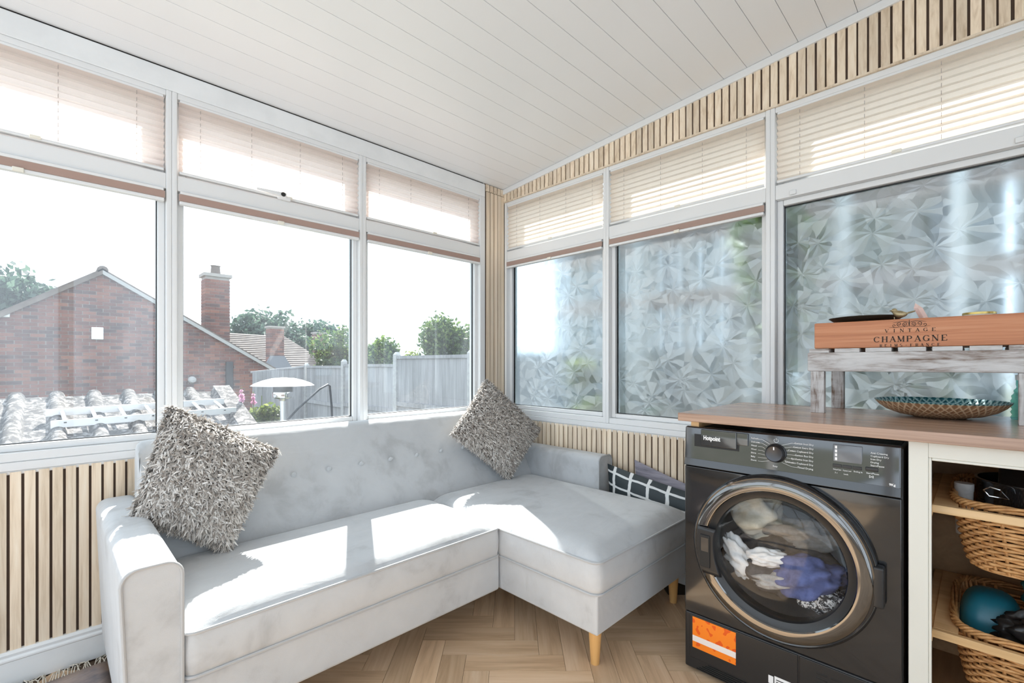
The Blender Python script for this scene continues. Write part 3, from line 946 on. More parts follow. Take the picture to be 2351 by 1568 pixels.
# two flat cushions wedged between chaise and wall
atb, nb_ = cushion_pts((-0.078, -0.885, 0.540), (-0.078, -1.44, 0.462), (-0.088, -1.48, 0.07), (-0.088, -0.90, 0.12), 0.050, nrm=(-1, 0, 0), pinch=0.03)
cb = cushion_mesh('scatter_cushion', atb, 'grid_cloth', nu=20)
tag(cb, 'black cushion with a white grid pattern wedged beside the chaise', 'cushion')
atp, np_ = cushion_pts((-0.032, -1.020, 0.575), (-0.032, -1.45, 0.46), (-0.030, -1.50, 0.12), (-0.030, -1.04, 0.14), 0.024, nrm=(-1, 0, 0), pinch=0.02)
cp = cushion_mesh('scatter_cushion', atp, 'purple_cloth', nu=20)
tag(cp, 'purple grey chenille cushion against the slatted wall behind the black grid cushion', 'cushion')

# ------------------------------------------------------------------ rug with fringe
rg = thing('rug', (-2.6, -0.7, 0.0), 'faded blue and pink woven rug with cream fringe at lower left', 'rug')
def rug_mat():
    m, nt, b = new_mat('faded_woven_rug')
    v = coords(nt, (1, 1, 1), False)
    n = noise(nt, v, 9, 5, 0.6); n2 = noise(nt, coords(nt, (30, 260, 1), False), 1.0, 2, 0.5)
    c = ramp(nt, n, [(0.35, (0.07, 0.075, 0.12)), (0.5, (0.28, 0.22, 0.22)), (0.62, (0.40, 0.30, 0.26))])
    nt.links.new(mixcol(nt, math_n(nt, 'MULTIPLY', n2, 0.8), c, (0.45, 0.40, 0.37)), b.inputs['Base Color'])
    b.inputs['Roughness'].default_value = 0.95
    bump(nt, b, n2, 0.4, 0.004)
    return m
MAT['rug'] = rug_mat()
MAT['fringe'] = simple('cream_cotton', (0.62, 0.58, 0.50), 0.9)
P = []
for j in range(25):
    row = []
    for i in range(41):
        x_ = -3.2 + 1.145 * i / 40; y_ = -0.085 - 1.0 * j / 24
        row.append((x_, y_, 0.006 + 0.003 * math.sin(x_ * 17 + y_ * 9) * math.exp(-((y_ + 0.1) * 6) ** 2) + 0.003))
    P.append(row)
ru = MB().grid(P); ro = ru.build('rug_field', 'rug', rg, smooth=True, angle=0)
md = ro.modifiers.new('thickness', 'SOLIDIFY'); md.thickness = 0.006; md.offset = -1
fm = MB()
for k in range(150):
    xb = -3.18 + 1.12 * k / 149
    a = random.uniform(-0.5, 0.7); L = random.uniform(0.035, 0.06)
    pts = [(xb, -0.088, 0.008), (xb + a * L * 0.4, -0.088 + L * 0.35, 0.014 + random.uniform(0, 0.012)), (xb + a * L, -0.088 + L * 0.62, 0.010 + random.uniform(0, 0.016)), (xb + a * L * 1.3 + random.uniform(-.01, .01), -0.088 + L * 0.9, 0.004 + random.uniform(0, 0.012))]
    fm.tube(pts, 0.0016, 5)
fo = fm.build('fringe', 'fringe', rg, fixn=False); fo['kind'] = 'stuff'

# ------------------------------------------------------------------ text helpers
def text_mesh(name, txt, size, mat, parent, pos, width=None, bold=0.0, align='LEFT', space=1.0, depth=0.0004):
    """flat lettering on a plane facing -x (reads along -y)."""
    cu = bpy.data.curves.new(name, 'FONT'); cu.body = txt; cu.size = size; cu.align_x = align
    cu.offset = bold; cu.space_character = space; cu.extrude = depth / 2; cu.resolution_u = 3
    tmp = bpy.data.objects.new('tmp', cu); COL.objects.link(tmp)
    dg = bpy.context.evaluated_depsgraph_get(); dg.update()
    me = bpy.data.meshes.new_from_object(tmp.evaluated_get(dg))
    bpy.data.objects.remove(tmp)
    co = np.zeros(len(me.vertices) * 3, np.float32); me.vertices.foreach_get('co', co); co = co.reshape(-1, 3)
    if width is not None and len(co):
        k = width / max(1e-6, co[:, 0].max() - co[:, 0].min())
        co[:, 0] *= k
    new = np.stack([-co[:, 2], -co[:, 0], co[:, 1]], 1)      # x into wall, y right, z up
    me.vertices.foreach_set('co', new.astype(np.float32).ravel()); me.update()
    me.name = name
    me.materials.clear(); me.materials.append(MAT[mat])
    o = bpy.data.objects.new(name, me); COL.objects.link(o)
    o.parent = parent; o.location = Vector(pos) - ORG[parent.name]; ORG[o.name] = Vector(pos)
    return o

class Ink:
    """flat strokes on a plane facing -x; (a, b) = (right, up) in metres."""
    def __init__(self, x, y, z): self.o = (x, y, z); self.b = MB()
    def quad(self, p):
        x, y, z = self.o
        n = len(p)
        self.b.add([(x, y - a, z + c) for a, c in p], [tuple(range(n))])
    def stroke(self, p0, p1, w, w1=None):
        w1 = w if w1 is None else w1
        dx, dy = p1[0] - p0[0], p1[1] - p0[1]; L = math.hypot(dx, dy) or 1e-9
        nx, ny = -dy / L, dx / L
        self.quad([(p0[0] + nx * w / 2, p0[1] + ny * w / 2), (p0[0] - nx * w / 2, p0[1] - ny * w / 2), (p1[0] - nx * w1 / 2, p1[1] - ny * w1 / 2), (p1[0] + nx * w1 / 2, p1[1] + ny * w1 / 2)])
    def poly(self, pts, ws):
        for i in range(len(pts) - 1):
            self.stroke(pts[i], pts[i + 1], ws[i] if isinstance(ws, list) else ws, ws[i + 1] if isinstance(ws, list) else ws)
    def build(self, name, mat, parent): return self.b.build(name, mat, parent, fixn=False)

def serif(ink, ch, x, y, h, w):
    """one serif capital; h height, w cell width."""
    T, t, s = 0.19 * h, 0.07 * h, 0.055 * h
    L = lambda a, b: (x + a * w, y + b * h)
    def stem(a, wd=T):
        ink.stroke(L(a, 0), L(a, 1), wd)
    def ser(a, b, k=0.16):
        ink.stroke((x + a * w - k * h, y + b * h), (x + a * w + k * h, y + b * h), s)
    def arc(cx, cy, rx, ry, a0, a1, thick_at, n=14):
        pts = []; ws = []
        for i in range(n + 1):
            a = math.radians(a0 + (a1 - a0) * i / n)
            pts.append(L(cx + rx * math.cos(a), cy + ry * math.sin(a)))
            ws.append(t + (T - t) * abs(math.cos(a)) ** 1.5 if thick_at else t)
        ink.poly(pts, ws)
    if ch == 'C' or ch == 'G':
        arc(0.5, 0.5, 0.42, 0.48, 50, 310, True)
        ink.stroke(L(0.84, 0.98), L(0.84, 0.70), t)
        if ch == 'C': ink.stroke(L(0.84, 0.10), L(0.84, 0.24), t)
        else: ink.stroke(L(0.82, 0.06), L(0.82, 0.42), T); ser(0.82, 0.42)
    elif ch == 'H':
        stem(0.18); stem(0.82); ink.stroke(L(0.18, 0.5), L(0.82, 0.5), t)
        for a in (0.18, 0.82): ser(a, 0); ser(a, 1)
    elif ch == 'A':
        ink.stroke(L(0.12, 0), L(0.5, 1), t); ink.stroke(L(0.47, 1), L(0.86, 0), T); ink.stroke(L(0.26, 0.34), L(0.72, 0.34), t); ser(0.12, 0); ser(0.86, 0)
    elif ch == 'V':
        ink.stroke(L(0.14, 1), L(0.5, 0), T); ink.stroke(L(0.5, 0), L(0.88, 1), t); ser(0.14, 1); ser(0.88, 1)
    elif ch == 'M':
        ink.stroke(L(0.10, 0), L(0.10, 1), t); stem(0.90); ink.stroke(L(0.10, 1), L(0.5, 0.05), T); ink.stroke(L(0.5, 0.05), L(0.90, 1), t)
        for a in (0.10, 0.90): ser(a, 0); ser(a, 1, 0.12)
    elif ch == 'N':
        ink.stroke(L(0.15, 0), L(0.15, 1), t); ink.stroke(L(0.85, 0), L(0.85, 1), t); ink.stroke(L(0.15, 1), L(0.85, 0), T); ser(0.15, 0); ser(0.15, 1); ser(0.85, 1)
    elif ch == 'I':
        stem(0.5); ser(0.5, 0); ser(0.5, 1)
    elif ch == 'T':
        stem(0.5); ser(0.5, 0, 0.18); ink.stroke(L(0.08, 0.97), L(0.92, 0.97), t); ink.stroke(L(0.08, 1), L(0.08, 0.78), t); ink.stroke(L(0.92, 1), L(0.92, 0.78), t)
    elif ch in 'EF':
        stem(0.25); ser(0.25, 0); ink.stroke(L(0.12, 0.97), L(0.84, 0.97), t); ink.stroke(L(0.25, 0.52), L(0.66, 0.52), t); ink.stroke(L(0.84, 1), L(0.84, 0.76), t)
        if ch == 'E': ink.stroke(L(0.12, 0.03), L(0.86, 0.03), t); ink.stroke(L(0.86, 0), L(0.86, 0.26), t)
    elif ch in 'PR':
        stem(0.25); ser(0.25, 0); ink.stroke(L(0.1, 0.97), L(0.55, 0.97), t); ink.stroke(L(0.25, 0.47), L(0.55, 0.47), t); arc(0.52, 0.72, 0.32, 0.25, 90, -90, True)
        if ch == 'R': ink.stroke(L(0.48, 0.47), L(0.88, 0), T * 0.9); ser(0.88, 0, 0.1)
    elif ch == 'S':
        arc(0.5, 0.74, 0.32, 0.23, 40, 270, True); arc(0.5, 0.27, 0.34, 0.24, 90, -140, True)
    elif ch == '-':
        ink.stroke(L(0.2, 0.45), L(0.8, 0.45), t * 1.3)

def serif_line(ink, txt, x0, x1, y, h, fill=0.72):
    n = len(txt); cell = (x1 - x0) / n
    for i, ch in enumerate(txt):
        w = cell * fill * (0.9 if ch in 'IT' else 1)
        serif(ink, ch, x0 + cell * i + (cell - w) / 2, y, h, w)

# ------------------------------------------------------------------ tumble dryer
XD = -0.611; DY, DZ = -1.853, 0.481
dr = thing('tumble_dryer', (-0.32, -1.853, 0.0), 'black tumble dryer with round glass door under the wooden worktop', 'dryer')
ya, yb = -2.151, -1.556
b = MB()   # casing: sides, top, bottom, back (open front)
b.box(-0.60, -0.035, ya, ya + 0.012, 0.02, 0.852).box(-0.60, -0.035, yb - 0.012, yb, 0.02, 0.852)
b.box(-0.60, -0.035, ya + 0.012, yb - 0.012, 0.838, 0.852).box(-0.60, -0.035, ya + 0.012, yb - 0.012, 0.02, 0.034).box(-0.05, -0.035, ya + 0.012, yb - 0.012, 0.034, 0.838)
b.build('casing', 'black_satin', dr, bevel=0.004)
# front panel with a round opening
fp = MB(); n = 64; R0 = 0.205
outer = []
fy0, fy1, fz0, fz1 = ya + 0.003, yb - 0.002, 0.208, 0.7185
for i in range(n):
    a = 2 * PI * i / n; c, s = math.cos(a), math.sin(a)
    ty = ((fy1 - DY) / c if c > 0 else (fy0 - DY) / c) if abs(c) > 1e-6 else 1e9
    tz = ((fz1 - DZ) / s if s > 0 else (fz0 - DZ) / s) if abs(s) > 1e-6 else 1e9
    t = min(ty, tz); outer.append((DY + c * t, DZ + s * t))
# make sure the four corners are on the outline
for cy, cz in ((fy0, fz0), (fy1, fz0), (fy0, fz1), (fy1, fz1)):
    k = min(range(n), key=lambda q: (outer[q][0] - cy) ** 2 + (outer[q][1] - cz) ** 2); outer[k] = (cy, cz)
circ = [(DY + R0 * math.cos(2 * PI * i / n), DZ + R0 * math.sin(2 * PI * i / n)) for i in range(n)]
rows = [[(XD + 0.016, y, z) for y, z in outer], [(XD, y, z) for y, z in outer], [(XD, y, z) for y, z in circ], [(XD + 0.016, y, z) for y, z in circ]]
fp.grid(rows, True)
fpo = fp.build('front_panel', 'black_gloss', dr, bevel=0.004)
# control panel
cpn = MB().hexa([(XD - 0.004, ya + 0.003, 0.7205), (-0.585, ya + 0.003, 0.7205), (-0.585, yb - 0.002, 0.7205), (XD - 0.004, yb - 0.002, 0.7205),
                 (XD + 0.004, ya + 0.003, 0.857), (-0.585, ya + 0.003, 0.857), (-0.585, yb - 0.002, 0.857), (XD + 0.004, yb - 0.002, 0.857)]).build('control_panel', 'black_panel', dr, bevel=0.006, seg=3)
px = lambda z: XD - 0.004 + 0.008 * (z - 0.7205) / 0.1365      # x of the sloping panel face
MB().hexa([(XD - 0.0066, ya + 0.004, 0.7215), (XD, ya + 0.004, 0.7215), (XD, yb - 0.003, 0.7215), (XD - 0.0066, yb - 0.003, 0.7215), (px(0.748) - 0.0002, ya + 0.004, 0.748), (XD + 0.002, ya + 0.004, 0.748), (XD + 0.002, yb - 0.003, 0.748), (px(0.748) - 0.0002, yb - 0.003, 0.748)]).build('lower_lip', 'black_gloss', cpn, bevel=0.002)
# water drawer with recessed grip
MB().box(px(0.80) - 0.0006, XD + 0.01, -1.741, -1.593, 0.767, 0.832).build('drawer_recess', 'black_matte', cpn)
dw = MB().box(px(0.82) - 0.006, XD + 0.006, -1.7335, -1.617, 0.796, 0.851).box(px(0.83) - 0.006, XD + 0.006, -1.769, -1.7335, 0.811, 0.851).build('drawer_front', 'black_panel', cpn, bevel=0.002)
text_mesh('maker_name', 'Hotpoint', 0.020, 'white_print', dw, (px(0.82) - 0.0066, -1.626, 0.8165), width=0.056, bold=0.0007)
text_mesh('drawer_note', 'Water Tank', 0.0075, 'white_print', dw, (px(0.85) - 0.0066, -1.622, 0.840), width=0.045)
# dial
kz, ky = 0.800, -1.849
kn = MB().lathe([(0.0290, 0.002), (0.0290, -0.003), (0.0265, -0.005), (0.0255, -0.020), (0.0235, -0.0225)], (px(kz), ky, kz), 'x', 40).build('dial', 'black_satin', cpn, smooth=True)
MB().lathe([(0.0235, -0.0225), (0.0225, -0.0235), (0.019, -0.0225), (0.0001, -0.0225)], (px(kz), ky, kz), 'x', 40).build('dial_face', 'dial_metal', kn, smooth=True)
MB().box(px(kz) - 0.0245, px(kz) - 0.022, ky - 0.0015, ky + 0.0015, kz + 0.012, kz + 0.021).build('dial_mark', 'white_print', kn)
ik = Ink(px(0.838) - 0.0008, ky, 0.838)
ik.poly([(0.006 * math.sin(math.radians(a)), 0.006 * math.cos(math.radians(a))) for a in range(40, 321, 14)], 0.0011); ik.stroke((0, 0.001), (0, 0.0075), 0.0012)
ik.build('power_symbol', 'white_print', cpn)
# programme names and leader lines
progs_r = ['Cotton Iron Dry', 'Cotton Extra Dry', 'Cotton Cupboard Dry', 'Cotton Eco Dry', 'Synthetics Iron Dry', 'Synthetics Cupboard Dry', 'Timed Drying']
lead = Ink(XD - 0.0042, ky, kz)
for k, t in enumerate(progs_r):
    zz_ = 0.836 - 0.0118 * k
    text_mesh('programme_name', t, 0.0072, 'white_print', cpn, (px(zz_) - 0.0009, ky - 0.099, zz_ - 0.002), align='RIGHT')
    a0 = 0.030 if k not in (0, 6) else 0.020
    w_ = 0.058 if k in (2, 4, 5) else 0.066
    lead.poly([(0.031 * math.cos(math.radians(58 - 19 * k)), 0.031 * math.sin(math.radians(58 - 19 * k))), (0.044, zz_ - kz), (0.060 if len(t) < 18 else 0.050, zz_ - kz)], 0.0007)
for k, t in enumerate(['Refresh', 'Delicates', 'Mixed', 'Wool', 'Shirts', 'Baby', 'Duvet']):
    zz_ = 0.838 - 0.0115 * k
    text_mesh('programme_name', t, 0.0068, 'white_print', cpn, (px(zz_) - 0.0009, ky + 0.072, zz_ - 0.002))
    lead.poly([(-0.031 * math.cos(math.radians(58 - 19 * k)), 0.031 * math.sin(math.radians(58 - 19 * k))), (-0.038, zz_ - kz), (-0.050, zz_ - kz)], 0.0007)
lead.build('leader_lines', 'white_print', cpn)['kind'] = 'stuff'
text_mesh('programme_name', 'Easy', 0.0075, 'white_print', cpn, (px(0.757) - 0.0009, ky + 0.008, 0.757))
dsp = MB().box(px(0.815) - 0.0010, XD + 0.004, -2.064, -1.996, 0.792, 0.846).build('display', 'grey_screen', cpn, bevel=0.003)
for k in range(4):
    MB().box(px(0.815) - 0.0016, px(0.815), -2.006, -2.001, 0.834 - 0.011 * k, 0.842 - 0.011 * k).build('display_icon', 'white_print', dsp)
for k in range(3):
    y1_ = -1.996 - 0.023 * k
    MB().box(px(0.786) - 0.003, XD + 0.004, y1_ - 0.021, y1_, 0.781, 0.790).build('option_button', 'black_satin', cpn, bevel=0.001)
for t, yy, zz_ in (('Delayed Start', -1.997, 0.773), ('Dryness Level', -2.020, 0.773), ('Ending In', -2.045, 0.774), ('3 s', -2.001, 0.764), ('Lock', -2.022, 0.763)):
    text_mesh('button_note', t, 0.0055, 'white_print', cpn, (px(zz_) - 0.0012, yy, zz_), width=0.019 if len(t) > 8 else None)
for k, t in enumerate(['Anti Creasing', 'Cupboard Dry', 'Iron Dry', 'Drying', 'Start/Pause']):
    zz_ = 0.832 - 0.0085 * k
    text_mesh('status_note', t, 0.0066, 'white_print', cpn, (px(zz_) - 0.0009, -2.082, zz_ - 0.002))
MB().box(px(0.786) - 0.003, XD + 0.004, -2.099, -2.071, 0.782, 0.793).build('start_button', 'black_satin', cpn, bevel=0.002)
text_mesh('button_note', 'Start/Pause', 0.0062, 'white_print', cpn, (px(0.774) - 0.0012, -2.073, 0.7745))
ik = Ink(px(0.764) - 0.0012, -2.080, 0.764)
ik.poly([(0, 0), (0, 0.007), (0.005, 0.0035), (0, 0)], 0.0009); ik.stroke((0.0065, 0), (0.0065, 0.007), 0.0009); ik.stroke((0.0088, 0), (0.0088, 0.007), 0.0009)
ik.build('play_pause_symbol', 'white_print', cpn)
text_mesh('capacity_note', '9Kg', 0.0085, 'white_print', cpn, (px(0.751) - 0.0012, -2.122, 0.751), bold=0.0002)
# plinth
pl_ = MB().box(XD + 0.002, -0.585, ya + 0.003, yb - 0.002, 0.012, 0.206).build('plinth', 'black_satin', dr, bevel=0.006, seg=3)
MB().box(XD - 0.001, XD + 0.004, -1.908, -1.576, 0.052, 0.201).build('filter_cover', 'black_satin', pl_, bevel=0.002)
MB().box(XD - 0.001, XD + 0.004, ya + 0.012, -1.912, 0.020, 0.201).build('service_cover', 'black_satin', pl_, bevel=0.002)
for k in range(5):
    MB().box(XD - 0.0005, XD + 0.003, -1.90, -1.60 - 0.01 * k, 0.018 + 0.0065 * k, 0.0205 + 0.0065 * k).build('vent_slot', 'black_matte', pl_)
for r_ in range(6):
    for c_ in range(5):
        y_ = -1.955 - 0.036 * c_; z_ = 0.175 - 0.0135 * r_
        MB().box(XD - 0.0018, XD + 0.002, y_ - 0.028, y_, z_ - 0.006, z_).build('vent_slot', 'black_matte', pl_, bevel=0.001)
def sticker_mat():
    m, nt, b = new_mat('orange_label')
    tc = nt.nodes.new('ShaderNodeTexCoord'); sp = nt.nodes.new('ShaderNodeSeparateXYZ'); nt.links.new(tc.outputs['Object'], sp.inputs[0])
    # object coords: z above the floor
    f = math_n(nt, 'LESS_THAN', math_n(nt, 'ABSOLUTE', math_n(nt, 'SUBTRACT', sp.outputs[2], 0.122)), 0.010)
    v = noise(nt, tc.outputs['Object'], 55, 0, 0.5)
    c = mixcol(nt, math_n(nt, 'GREATER_THAN', v, 0.63), (0.95, 0.23, 0.012), (0.80, 0.10, 0.005))
    nt.links.new(mixcol(nt, f, c, (0.85, 0.78, 0.74)), b.inputs['Base Color'])
    b.inputs['Roughness'].default_value = 0.4
    return m
MAT['sticker'] = sticker_mat()
MB().box(XD - 0.0018, XD - 0.0008, -1.731, -1.587, 0.090, 0.196).build('orange_sticker', 'sticker', dr)
MB().box(XD - 0.0018, XD - 0.0008, -1.842, -1.828, 0.082, 0.106).build('paper_label', 'white_print', dr)
lb = MB().box(XD - 0.0018, XD - 0.0008, -1.900, -1.845, 0.080, 0.110).build('paper_label', 'white_print', dr)
for k in range(3):
    MB().box(XD - 0.0024, XD - 0.0017, -1.895 + 0.008 * (k % 2), -1.85, 0.099 - 0.007 * k, 0.1015 - 0.007 * k).build('label_text_line', 'black_satin', lb)
# door
dc = (XD, DY, DZ)
door = MB().lathe([(0.251, 0.002), (0.253, -0.012), (0.250, -0.028), (0.2435, -0.034), (0.240, -0.033)], dc, 'x', 96).build('door', 'black_gloss', dr, smooth=True)
MB().lathe([(0.240, -0.033), (0.2375, -0.036), (0.230, -0.0385), (0.216, -0.0395), (0.2065, -0.0385), (0.2035, -0.035)], dc, 'x', 96).build('door_ring', 'smoke_chrome', door, smooth=True)
MB().lathe([(0.2035, -0.035), (0.196, -0.030), (0.1835, -0.026), (0.181, -0.020), (0.181, 0.02)], dc, 'x', 96).build('inner_ring', 'black_satin', door, smooth=True)
MB().lathe([(0.181, -0.024), (0.176, -0.027), (0.150, -0.034), (0.10, -0.039), (0.05, -0.041), (0.0001, -0.0415)], dc, 'x', 64).build('door_glass', 'door_glass', door, smooth=True)
MB().lathe([(0.178, -0.012), (0.170, 0.02), (0.150, 0.055), (0.11, 0.080), (0.05, 0.092), (0.0001, 0.094)], dc, 'x', 64).build('glass_bowl', 'door_glass', door, smooth=True)
# handle: curved grip at the left edge of the door
hb = MB(); rows = []
for i in range(13):
    a = math.radians(163 - 2 * 0 + 0) ; t = i / 12
    z = 0.532 - 0.150 * t
    yo = DY + math.sqrt(max(0, 0.238 ** 2 - (z - DZ) ** 2)); yi = yo - 0.066
    rows.append([(XD - 0.036, yo, z), (XD - 0.048, yo - 0.006, z), (XD - 0.050, yi + 0.006, z), (XD - 0.044, yi, z)])
hb.grid(rows); hnd = hb.build('door_handle', 'black_satin', door, smooth=True, angle=30)
hnd.modifiers.new('t', 'SOLIDIFY').thickness = 0.006
MB().box(XD - 0.0535, XD - 0.049, DY + 0.186, DY + 0.219, 0.402, 0.508).build('grip_recess', 'black_matte', door, bevel=0.004)
MB().box(XD - 0.0545, XD - 0.0530, DY + 0.190, DY + 0.214, 0.455, 0.500).build('grip_glint', 'smoke_chrome', door)
MB().box(XD - 0.034, XD - 0.002, DY - 0.262, DY - 0.236, 0.425, 0.535).build('door_hinge', 'black_satin', door, bevel=0.006)
# drum
dm = MB().lathe([(0.205, 0.0), (0.205, 0.05), (0.265, 0.07), (0.265, 0.50), (0.0001, 0.505)], (XD + 0.004, DY, DZ), 'x', 48)
dm.build('drum', 'steel', dr, smooth=True)
for k in range(3):
    a = math.radians(100 + 120 * k)
    MB().cyl((XD + 0.10, DY + 0.25 * math.cos(a), DZ + 0.25 * math.sin(a)), (XD + 0.48, DY + 0.25 * math.cos(a), DZ + 0.25 * math.sin(a)), 0.022, None, 10).build('drum_paddle', 'steel', dr, smooth=True)
for fy in (ya + 0.05, yb - 0.05):
    for fx in (-0.55, -0.09):
        MB().cyl((fx, fy, 0.0), (fx, fy, 0.022), 0.02, None, 12).build('foot', 'black_matte', dr)

# laundry inside the drum
def rag(name, c, r, sc, mat, label, seed, cat='laundry', group='clothes in the dryer', rough=0.35, rot=0.0):
    if cat == 'laundry': r *= 1.18
    rs = np.random.default_rng(seed)
    ph = rs.random((9, 4)) * 6.28; fr = rs.normal(size=(9, 3)) * np.linspace(1.6, 5.5, 9)[:, None]
    P = []; n, m = 40, 26
    for j in range(m + 1):
        row = []; t = PI * j / m
        for i in range(n):
            d = np.array([math.sin(t) * math.cos(2 * PI * i / n), math.sin(t) * math.sin(2 * PI * i / n), math.cos(t)])
            k = 1 + sum(rough / 3.2 * math.sin(fr[q] @ d * 1.6 + ph[q, 0]) for q in range(9)) * 0.55
            k = max(0.45, k)
            p = d * k * r * np.array(sc)
            y, z = p[1] * math.cos(rot) - p[2] * math.sin(rot), p[1] * math.sin(rot) + p[2] * math.cos(rot)
            row.append((c[0] + p[0], c[1] + y, c[2] + z))
        P.append(row)
    o = MB().grid(P, True).build(name, mat, smooth=True, angle=0)
    return tag(o, label, cat, group)
MAT['cl_white'] = speckle('white_cotton', (0.72, 0.71, 0.69), (0.82, 0.81, 0.80), 30, 0.9)
MAT['cl_beige'] = speckle('beige_cotton', (0.50, 0.45, 0.34), (0.68, 0.63, 0.52), 14, 0.9)
MAT['cl_blue'] = speckle('navy_cotton', (0.06, 0.08, 0.20), (0.10, 0.13, 0.30), 30, 0.9)
MAT['cl_dark'] = speckle('charcoal_cotton', (0.04, 0.04, 0.045), (0.08, 0.08, 0.085), 30, 0.9)
MAT['cl_grey'] = speckle('grey_knit', (0.30, 0.29, 0.28), (0.42, 0.41, 0.40), 50, 0.9)
MAT['cl_taupe'] = speckle('taupe_cotton', (0.22, 0.19, 0.165), (0.30, 0.27, 0.24), 30, 0.9)
def pat():
    m, nt, b = new_mat('black_white_print_cloth')
    n = noise(nt, coords(nt, (1, 1, 1), False), 60, 3, 0.7, 2.0)
    nt.links.new(ramp(nt, n, [(0.47, (0.04, 0.04, 0.045)), (0.52, (0.80, 0.80, 0.80))]), b.inputs['Base Color'])
    b.inputs['Roughness'].default_value = 0.9
    return m
MAT['cl_print'] = pat()
DX = XD + 0.165
rag('crumpled_shirt', (DX + 0.02, -1.735, 0.545), 0.075, (0.9, 0.9, 1.0), 'cl_beige', 'crumpled beige garment at the left inside the dryer drum', 1, rough=0.55)
rag('rolled_trousers', (DX + 0.04, -1.86, 0.500), 0.105, (0.6, 1.25, 0.42), 'cl_taupe', 'grey brown folded garment across the top of the laundry', 2, rough=0.36, rot=-0.18)
rag('dark_top', (DX - 0.02, -1.845, 0.405), 0.125, (0.8, 1.15, 0.55), 'cl_dark', 'black garment in the middle of the laundry', 3, rough=0.3)
rag('white_sock', (DX - 0.125, -1.812, 0.455), 0.045, (0.6, 1.1, 0.48), 'cl_white', 'white sock lying on the dark laundry', 4, rough=0.34, rot=-0.2)
rag('white_towel', (DX - 0.10, -1.720, 0.420), 0.058, (0.5, 0.55, 1.0), 'cl_white', 'white cloth hanging at the left of the drum window', 5, rough=0.4, rot=-0.6)
rag('navy_garment', (DX - 0.11, -1.925, 0.425), 0.078, (0.7, 1.05, 0.6), 'cl_blue', 'navy blue garment at the right of the laundry', 6, rough=0.36, rot=-0.3)
rag('grey_sock', (DX - 0.135, -1.835, 0.392), 0.045, (0.6, 1.15, 0.45), 'cl_grey', 'light grey sock in front of the black garment', 7, rough=0.32, rot=-0.25)
rag('printed_cloth', (DX - 0.10, -1.955, 0.365), 0.062, (0.6, 1.0, 0.55), 'cl_print', 'black and white printed cloth at the lower right of the drum', 8, rough=0.4)

# ------------------------------------------------------------------ worktop and batten
wt = MB().box(-0.650, -0.022, -3.30, -1.551, 0.878, 0.906).build('worktop', 'worktop', bevel=0.002)
tag(wt, 'brown walnut effect worktop over the dryer and cream cabinet', 'worktop')
bt = MB().box(-0.600, -0.06, -1.604, -1.576, 0.8535, 0.8775).build('batten', 'birch', bevel=0.001)
tag(bt, 'short orange timber batten between dryer and worktop', 'batten')

# ------------------------------------------------------------------ cream cabinet with basket drawers
cab = thing('basket_cabinet', (-0.32, -2.46, 0.0), 'cream painted cabinet with open front for wicker baskets', 'cabinet')
cy0, cy1 = -2.70, -2.161
c_ = MB()
c_.box(XD, -0.590, cy1 - 0.039, cy1, 0.0, 0.878).box(XD, -0.590, cy0, cy0 + 0.039, 0.0, 0.878)
c_.box(XD, -0.590, cy0 + 0.039, cy1 - 0.039, 0.836, 0.878).box(XD, -0.590, cy0 + 0.039, cy1 - 0.039, 0.0, 0.10)
c_.build('face_frame', 'cream', cab, bevel=0.0015)
i0, i1 = cy0 + 0.039, cy1 - 0.039
MB().box(XD + 0.001, XD + 0.014, i1 - 0.006, i1, 0.10, 0.836).box(XD + 0.001, XD + 0.014, i0, i0 + 0.006, 0.10, 0.836).box(XD + 0.001, XD + 0.014, i0 + 0.006, i1 - 0.006, 0.829, 0.836).build('inner_bead', 'cream', cab, bevel=0.002)
MB().box(-0.590, -0.03, cy1 - 0.018, cy1 - 0.001, 0.0, 0.876).box(-0.590, -0.03, cy0 + 0.001, cy0 + 0.018, 0.0, 0.876).box(-0.045, -0.03, cy0 + 0.018, cy1 - 0.018, 0.0, 0.876).box(-0.590, -0.045, cy0 + 0.018, cy1 - 0.018, 0.08, 0.098).build('carcass', 'carcass', cab)

